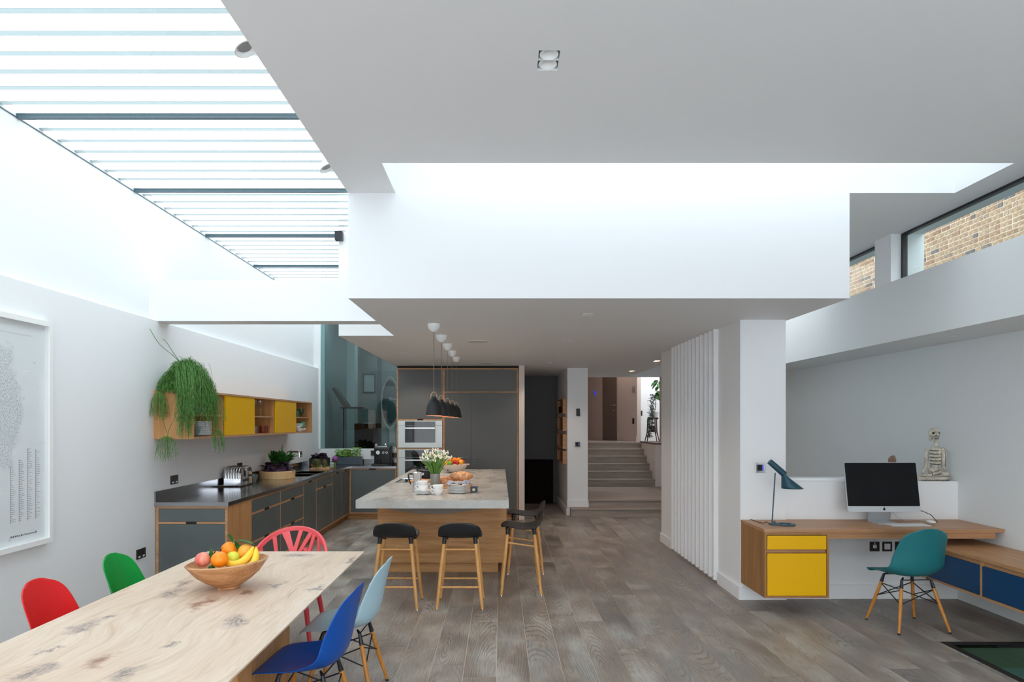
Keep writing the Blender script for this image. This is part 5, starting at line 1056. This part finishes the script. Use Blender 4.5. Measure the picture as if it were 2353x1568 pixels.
MB().box(3.36, 3.56, 5.98, 6.17, .74, .746)._add([(3.36, 6.155, .74), (3.56, 6.155, .74), (3.56, 6.165, .74), (3.36, 6.165, .74), (3.36, 6.09, .98), (3.56, 6.09, .98), (3.56, 6.10, .98), (3.36, 6.10, .98)], [(0, 3, 2, 1), (4, 5, 6, 7), (0, 1, 5, 4), (1, 2, 6, 5), (2, 3, 7, 6), (3, 0, 4, 7)]).build('stand', alu, t)
t = T('keyboard', 'slim white keyboard in front of the computer', 'keyboard', (3.60, 5.93, .74)); box('base', alu, 3.41, 3.755, 5.855, 5.985, .74, .747, t, bevel=.001)
mb = MB()
for r_ in range(5):
    for c_ in range(14): mb.box(3.417+c_*.0238, 3.438+c_*.0238, 5.862+r_*.0238, 5.883+r_*.0238, .747, .750)
o = mb.build('keys', gloss_white, t); o['kind'] = 'stuff'
o = MB().ball((0, 0, 0), 1, 20, 10, (.03, .055, .014)).build('mouse', gloss_white, None, smooth=True, ang=0); o.location = (3.82, 5.97, .752); tag(o, 'white computer mouse right of the keyboard', 'mouse')
tag(MB().tube([(3.72, 6.16, .86), (3.76, 6.14, .845), (3.84, 6.13, .84), (3.90, 6.10, .81), (3.93, 6.08, .765), (3.94, 6.07, .744)], .0035, 6).build('cable', cable_m, None, smooth=True), 'black cable looping from behind the computer to the desk', 'cable')
tag(MB().tube([(3.60, 6.22, .85), (3.66, 6.22, .78), (3.72, 6.2, .746), (3.82, 6.16, .755), (3.93, 6.12, .75)], .002, 6).build('cable', mat('white_cable', S(196, 196, 196), .5), None, smooth=True), 'thin pale cable lying behind the computer stand', 'cable')
# lamp
t = T('desk_lamp', 'dark teal angled desk lamp with ring-shaped base', 'lamp', (2.44, 5.95, .74))
ring = [[(2.52+(.085 if k else 0)*0+rx*math.cos(a), 5.955+ry*math.sin(a), z) for a in [2*math.pi*j/32 for j in range(33)]] for k, (rx, ry, z) in enumerate(((.048, .048, .742), (.05, .05, .752), (.085, .08, .752), (.09, .085, .742), (.048, .048, .742)))]
MB().grid(ring).build('base', teal_m, t, smooth=True); MB().prism([(2.385, 5.93), (2.45, 5.90), (2.45, 6.01), (2.385, 5.98)], .741, .752).build('base_tongue', teal_m, t, bevel=.002)
MB().tube([(2.405, 5.955, .75), (2.435, 5.96, 1.2)], .0055, 10).build('stem', teal_m, t, smooth=True); MB().bar((2.425, 5.95, .75), (2.425, 5.95, .775), .008, .008, 10).build('switch', teal_m, t)
a = Vector((2.385, 5.96, 1.30)); b = Vector((2.515, 5.955, 1.185)); dirv = (b-a).normalized()
MB().tube([a, b], [.026, .028], 24).build('shade_neck', teal_m, t, smooth=True)
cone = []
for k in range(8):
    f = k/7; row = []
    for j in range(33):
        aa = 2*math.pi*j/32; top = b+Vector((math.cos(aa)*.030*.8, math.sin(aa)*.030, -math.cos(aa)*.02+0)); bot = Vector((2.585+math.cos(aa)*.092, 5.955+math.sin(aa)*.085, 1.062+.0)); row.append(top.lerp(bot, f))
    cone.append(row)
MB().grid(cone).build('shade', teal_m, t, smooth=True, solid=.002, ang=0); MB().ball((2.55, 5.955, 1.10), .025, 12, 8).build('bulb', porcelain, t, smooth=True, ang=0)
tag(MB().tube([(2.385, 5.955, .75), (2.365, 5.97, .765), (2.355, 5.99, .755), (2.36, 6.03, .744), (2.34, 6.1, .744), (2.33, 6.29, .744)], .003, 6).build('cable', cable_m, None, smooth=True), 'short dark cable behind the teal lamp base', 'cable')
# skeleton figure
bone = mat('carved_bone_paint', S(206, 200, 186), .8); q = NT(bone); q.l(q.ramp(q.noise(q.coord(), 26, 5, .7), [(.3, S(160, 146, 124)), (.55, S(214, 208, 194))]), q.b.inputs['Base Color'])
blackp = mat('black_paint_line', S(38, 34, 30), .8)
t = T('skeleton_figure', 'carved painted skeleton figure sitting cross-legged on the low wall', 'sculpture', (4.12, 6.40, 1.095)); B = Vector((4.12, 6.40, 1.095))
def sk_(pts, r, seg=12, fl=1): return [(B+Vector(p)) for p in pts]
mb = MB()
mb.tube(sk_([(.0, 0, .12), (.02, 0, .2), (.015, 0, .29), (.01, 0, .325)], 0), [.035, .05, .056, .03], 14, flat=.8)
mb.tube(sk_([(.02, 0, .30), (.02, 0, .37)], 0), [.018, .017], 10)
mb.ball(B+Vector((0, -.005, .445)), .05, 18, 12, (.98, .95, 1.05)).ball(B+Vector((-.015, -.01, .395)), .035, 14, 8, (1.05, .85, .75))
mb.tube(sk_([(.05, -.03, .305), (.075, -.035, .26), (.07, -.04, .20), (.065, -.045, .12)], 0), [.02, .026, .022, .02], 10)
mb.tube(sk_([(.068, -.045, .115), (0, -.06, .085), (-.09, -.06, .055), (-.15, -.05, .045)], 0), [.02, .017, .016, .012], 10)
mb.tube(sk_([(-.045, .03, .29), (-.05, .03, .2), (-.06, .03, .12), (-.11, .0, .07)], 0), [.02, .018, .016, .012], 10)
mb.tube(sk_([(.12, -.02, .03), (.04, -.07, .028), (-.06, -.08, .026), (-.18, -.05, .022)], 0), [.03, .028, .026, .018], 12); mb.tube(sk_([(.12, .03, .035), (.0, .06, .03), (-.16, .03, .028)], 0), [.035, .028, .02], 12); mb.ball(B+Vector((.09, 0, .055)), .05, 12, 8, (1, 1.1, .9)); mb.ball(B+Vector((0, 0, .09)), .05, 12, 8, (1, 1, .8))
o = mb.build('body', bone, t, smooth=True, ang=0)
def painted(name, pts, r): MB().tube([B+Vector(p) for p in pts], r, 5, flat=.6).build(name, blackp, t)
for i in range(5):
    z = .30-.032*i; MB().tube([B+Vector((-.05, -.018, z)), B+Vector((-.03, -.042, z-.004)), B+Vector((.005, -.05, z-.006)), B+Vector((.035, -.045, z-.002))], .0085, 8).build('rib', bone, t, smooth=True); painted('rib_line', [(-.052, -.02, z-.013), (-.03, -.046, z-.017), (.01, -.053, z-.018), (.04, -.045, z-.014)], .0038)
for x_ in (-.028, .02): MB().ball(B+Vector((x_-.004, -.047+abs(x_+.004)*.15, .45)), .013, 12, 8, (1.1, .5, .8)).build('eye_socket', blackp, t)
MB().ball(B+Vector((-.012, -.052, .425)), .007, 8, 6, (.8, .5, 1)).build('nose_hole', blackp, t)
painted('cheek_line', [(-.045, -.03, .42), (-.02, -.052, .417), (.02, -.046, .42), (.045, -.02, .445)], .003)
for i in range(7): painted('tooth_line', [(-.045+.011*i, -.037-.004*math.sin(i/6*3.1), .408), (-.042+.011*i, -.037-.004*math.sin(i/6*3.1), .388)], .0022)
painted('jaw_line', [(-.046, -.034, .398), (-.015, -.043, .397), (.02, -.035, .398)], .002)
for zz in (.052, .012): painted('wavy_line', [(-.17+.014*k, -.082-.022*math.sin(min(1, max(0, (k+1)/20))*math.pi), zz*.8+(.005 if k % 2 else -.003)) for k in range(20)], .003)
painted('arm_line', [(.072, -.064, .27), (.068, -.064, .2), (.064, -.068, .13)], .003); painted('arm_line', [(.05, -.075, .11), (-.03, -.08, .09), (-.10, -.077, .065)], .003); painted('arm_band', [(-.07, -.08, .083), (-.062, -.08, .05)], .003)
# brown ornament
o = MB().lathe([(0, 0), (.03, 0), (.045, .05), (.03, .15), (.038, .19), (.03, .215), (.012, .23), (0, .235)], (0, 0, 0), 14, 1, .7).ball((.012, 0, .222), .016, 8, 6).ball((-.02, 0, .20), .016, 8, 6).build('carved_ornament', wood('ornament_wood', S(150, 124, 106), S(104, 78, 64), 'Z', 4), None, smooth=True); o.location = (3.73, 6.41, 1.095); tag(o, 'small brown carved ornament peeking over the computer', 'ornament')
# sockets and switches
def plate_y(name, x, y, z, w_, h_, m, label, cat, ins=None, insm=None):
    t = T(name, label, cat, (x, y, z)); box('plate', m, x-w_/2, x+w_/2, y-.008, y, z-h_/2, z+h_/2, t, bevel=.002)
    if ins: box('insert', insm or black_in, x-w_*ins/2, x+w_*ins/2, y-.0105, y-.008, z-h_*ins/2, z+h_*ins/2, t)
    return t
t = plate_y('wall_socket', 3.50, 6.30, .487, .09, .09, nickel, 'leftmost socket plate under the desk with a white cable plugged in', 'socket', .35, gloss_white); MB().tube([(3.50, 6.285, .487), (3.47, 6.24, .56), (3.42, 6.25, .65)], .004, 6).build('plugged_cable', MATS['white_cable'], t, smooth=True)
plate_y('wall_socket', 3.617, 6.30, .487, .09, .09, nickel, 'middle socket plate under the desk with white centre', 'socket', .6, gloss_white); plate_y('wall_socket', 3.735, 6.30, .487, .09, .09, nickel, 'rightmost socket plate under the desk partly behind the teal chair', 'socket', .5)
t = plate_y('touch_panel', 2.42, 6.27, 1.225, .09, .09, steel, 'square steel control panel with blue lights on the white pillar', 'panel', .62); MB().box(2.435, 2.445, 6.258, 6.2595, 1.20, 1.25).build('indicator', MATS['blue_led'], t)
t = plate_y('touch_panel', 1.373, 11.885, .93+.325, .085, .085, nickel, 'small control panel with blue light low on the pillar by the stairs', 'panel', .6); MB().box(1.385, 1.395, 11.873, 11.8745, 1.24, 1.27).build('indicator', MATS['blue_led'], t)
plate_y('intercom', 1.383, 11.885, 1.82, .065, .13, black_pl, 'slim black intercom high on the pillar by the stairs', 'intercom', .5, black_metal)
plate_y('light_switch', 3.42, 16.35, 1.86, .08, .12, nickel, 'steel switch plate on the bright white wall behind the plant stand', 'switch', .4)
# low floating bench
t = T('floating_bench', 'low wall-hung oak bench with dark blue doors along the right wall', 'bench', (4.0, 4.8, .272)); bx = 3.76; boak = wood('bench_oak', S(196, 150, 108), S(166, 120, 76), 'Y', 1, .42)
box('top', boak, bx-.012, XR-.001, 3.3, 6.28, .566, .592, t, bevel=.001); MB().box(bx, XR-.001, 3.3, 6.28, .272, .290).box(bx, XR-.001, 6.26, 6.28, .29, .566).box(bx+.02, bx+.04, 3.3, 6.26, .50, .566).box(bx, XR-.001, 5.26, 5.28, .29, .566).box(bx, XR-.001, 4.24, 4.26, .29, .566).box(bx, XR-.001, 3.3, 3.32, .29, .566).build('carcass', boak, t)
for a_, b_ in ((5.283, 6.257), (4.263, 5.257), (3.323, 4.237)): box('cabinet_door', navy, bx+.002, bx+.02, a_, b_, .293, .525, t, bevel=.001)
# ---------------- stairwell, hall and music room things ----------------
for i, (z0, z1) in enumerate(((1.80, 2.07), (1.49, 1.74), (1.17, 1.43), (.90, 1.13))):
    t = T('wall_box_shelf', ['topmost oak box shelf', 'second oak box shelf from the top', 'third oak box shelf from the top', 'lowest oak box shelf'][i]+' on the dark stairwell wall', 'shelf', (1.19, 12.6, z0), 'oak box shelves on the stairwell wall')
    MB().box(1.13, 1.196, 12.05, 13.25, z0, z0+.015).box(1.13, 1.196, 12.05, 13.25, z1-.015, z1).box(1.13, 1.196, 12.05, 12.065, z0+.015, z1-.015).box(1.13, 1.196, 13.235, 13.25, z0+.015, z1-.015).build('case', ply, t); box('back', cab_side, 1.19, 1.195, 12.065, 13.235, z0+.015, z1-.015, t)
o = MB().ball((0, 0, .06), .06, 12, 8, (.5, 1.6, .8)).ball((0, .06, .11), .03, 10, 6).build('dark_ornament', black_pl, None, smooth=True); o.location = (1.155, 12.9, 1.815); tag(o, 'small black object standing in the topmost stairwell box shelf', 'ornament')
dkw = wood('dark_mahogany', S(30, 18, 17), S(16, 10, 10), 'Z', 1, .8, spec=.1)
t = T('dark_cupboard', 'very dark wooden cupboard in the shadowy recess beside the stairs', 'cupboard', (.8, 13.8, 0)); box('body', dkw, .44, 1.08, 13.62, 13.89, 0, .88, t, bevel=.006)
for xx in (.60, .92): box('door_panel', dkw, xx-.14, xx+.14, 13.605, 13.62, .08, .62, t, bevel=.003)
cxs, cys = 3.47, 15.35
t = T('plant_stand', 'dark wooden tall plant stand on the upper landing', 'stand', (cxs, cys, 1.2)); st2 = mat('stand_wood', S(74, 36, 28), .4)
for sx in (-.14, .14):
    for sy in (-.12, .12): MB().tube([(cxs+sx*.6, cys+sy*.6, 1.71), (cxs+sx*.65, cys+sy*.65, 1.42), (cxs+sx, cys+sy, 1.2)], [.012, .014, .010], 8).build('leg', st2, t, smooth=True)
MB().box(cxs-.08, cxs+.12, cys-.11, cys+.11, 1.71, 1.75).build('top', st2, t, bevel=.006); MB().box(cxs-.10, cxs+.1, cys-.09, cys+.09, 1.42, 1.435).build('shelf', st2, t)
t = T('trailing_plant', 'small-leaved grey-green plant trailing from the plant stand', 'plant', (cxs, cys-.05, 1.435)); MB().lathe([(0, 1.436), (.05, 1.436), (.07, 1.56), (.065, 1.56), (0, 1.54)], (cxs, cys-.02, 0), 16).build('pot', black_pl, t, smooth=True)
mb = MB()
for i in range(900): z_ = rp.uniform(1.30, 2.28); mb.leaf((cxs-.07+(z_-1.6)*.09+rp.gauss(0, .035), cys-.14+rp.gauss(0, .03), z_), (rp.uniform(-1, 1), rp.uniform(-1, 0), rp.uniform(-.5, .5)), .036, .03, .3, 2)
for i in range(80): mb.leaf((cxs+rp.gauss(0, .03), cys-.03, rp.uniform(1.55, 1.70)), (rp.uniform(-1, 1), rp.uniform(-1, 0), rp.uniform(0, 1)), .06, .02, .3, 2)
mb.build('foliage', fol_grey, t)
t = T('potted_plant', 'dark round-leaved plant partly hidden by the fluted wall above the stairs', 'plant', (cxs+.08, cys, 1.75)); MB().lathe([(0, 1.75), (.07, 1.75), (.09, 1.88), (0, 1.86)], (cxs+.06, cys, 0), 16).build('pot', porcelain, t, smooth=True)
mb = MB()
for i in range(22): a_ = rp.uniform(0, 6.28); z_ = rp.uniform(2.2, 2.6); mb.leaf((cxs+.12+rp.uniform(-.05, .1), cys-.05+rp.uniform(-.05, .05), z_), (math.cos(a_), math.sin(a_), -.3), .13, .11, .6, 4)
mb.tube([(cxs+.06, cys, 1.86), (cxs+.12, cys-.03, 2.5)], .006, 6); mb.build('foliage', fol_dark, t)
# music room
t = T('music_stand', 'black music stand standing behind the teal glass', 'stand', (-2.95, 12.75, 0)); MB().tube([(-2.95, 12.75, .55), (-2.95, 12.75, 1.95)], .012, 8).build('pole', black_metal, t)
for a_ in (0, 2.1, 4.2): MB().tube([(-2.95, 12.75, 1.15), (-2.95+.55*math.cos(a_+.4), 12.75+.35*math.sin(a_+.4), .9)], .009, 6).build('leg', black_metal, t)
MB().prism([(-3.14, 2.28), (-2.92, 1.92), (-2.86, 1.93), (-2.84, 1.95), (-3.10, 2.30)], 12.6, 12.9, 'Y').build('desk_plate', black_metal, t)
t = T('upright_piano', 'dark upright piano seen dimly through the teal glass', 'piano', (-2.55, 13.2, 0)); box('case', dkw, -2.78, -2.42, 12.9, 13.8, 0, 1.62, t, bevel=.01); box('lid', dkw, -2.42, -2.2, 12.9, 13.8, 0, 1.1, t, bevel=.01); box('sheet_music', gloss_white, -2.62, -2.44, 13.0, 13.3, 1.62, 1.635, t)
tag(MB().box(-2.98, -2.55, 12.6, 12.75, 1.905, 1.93).build('wall_ledge', black_metal, None), 'thin dark ledge behind the music stand', 'shelf')
t = T('picture_frame', 'small dark picture frame on the music room end wall', 'picture', (-3.2, 16.28, 2.4)); x_, z_ = -2.98, 2.55
MB().box(x_-.14, x_-.12, 16.27, 16.3, z_-.22, z_+.22).box(x_+.12, x_+.14, 16.27, 16.3, z_-.22, z_+.22).box(x_-.12, x_+.12, 16.27, 16.3, z_-.22, z_-.2).box(x_-.12, x_+.12, 16.27, 16.3, z_+.2, z_+.22).build('frame', black_metal, t); box('picture', mroom, x_-.12, x_+.12, 16.285, 16.3, z_-.2, z_+.2, t)
t = T('oval_mirror', 'tall oval mirror in pale frame on the music room end wall', 'mirror', (-2.1, 16.28, 2.1)); rt = Matrix.Rotation(R(90), 3, 'X')
MB().lathe([(.19, 0), (.21, .02), (.225, 0)], (-2.62, 16.28, 2.2), 40, 1, 2.9).build('frame', gloss_white, t, local=False); [setattr(c, 'rotation_euler', (0, 0, 0)) for c in t.children]
for c in t.children:
    for v in c.data.vertices:
        x_, y_, z_ = v.co; v.co = (x_, -.02-z_-.0+.1, (y_))
c.data.update(); mm = MB(); mm._add([(-2.62-(-2.1)+.19*math.cos(a_), .06, (.1+.19*2.9*math.sin(a_))) for a_ in [2*math.pi*k/40 for k in range(40)]], [tuple(range(40))]); mm.build('glass', mat('mirror_grey', S(110, 124, 130), .2, .3), t, local=True)
t.location = (-2.1, 16.15, 2.1)
t = T('low_cupboard', 'low wooden cupboard with open book niche in the music room', 'cupboard', (-1.4, 16, 1.2)); MB().box(-2.35, -1.6, 16.0, 16.28, 1.25, 1.72).box(-1.3, -.6, 16.0, 16.28, 1.25, 1.72).box(-1.6, -1.3, 16.2, 16.28, 1.25, 1.72).box(-1.6, -1.3, 16.0, 16.2, 1.46, 1.48).box(-1.6, -1.3, 16.0, 16.2, 1.25, 1.265).build('carcass', wood('music_room_oak', S(180, 160, 120), S(150, 128, 92), 'Z'), t)
tag(box('magenta_box', mat('magenta', S(190, 30, 140), .5), -1.5, -1.4, 16.02, 16.15, 1.48, 1.58), 'small magenta box in the niche behind the teal glass', 'box')
for i in range(7): tag(box('book', mat('book_%d' % i, S(*[(150, 150, 150), (60, 70, 90), (120, 60, 50), (200, 196, 186), (40, 44, 48), (90, 100, 90), (180, 170, 140)][i]), .7), -1.58+i*.038, -1.55+i*.038, 16.03, 16.17, 1.265, 1.41+.01*(i % 3)), ['leftmost grey book', 'second book from the left, blue-grey', 'third book from the left, reddish', 'middle cream book', 'dark book right of the cream one', 'greenish book second from the right', 'rightmost tan book'][i]+' in the niche behind the teal glass', 'book', 'books in the music room niche')
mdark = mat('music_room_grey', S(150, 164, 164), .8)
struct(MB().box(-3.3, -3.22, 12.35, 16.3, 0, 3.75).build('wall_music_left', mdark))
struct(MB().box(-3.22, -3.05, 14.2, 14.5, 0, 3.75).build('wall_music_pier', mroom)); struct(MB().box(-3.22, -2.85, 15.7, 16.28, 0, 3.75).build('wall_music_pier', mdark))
for o in bpy.data.objects:
    if o.name == 'picture_frame': o.location.y -= .60; o.location.x -= .05
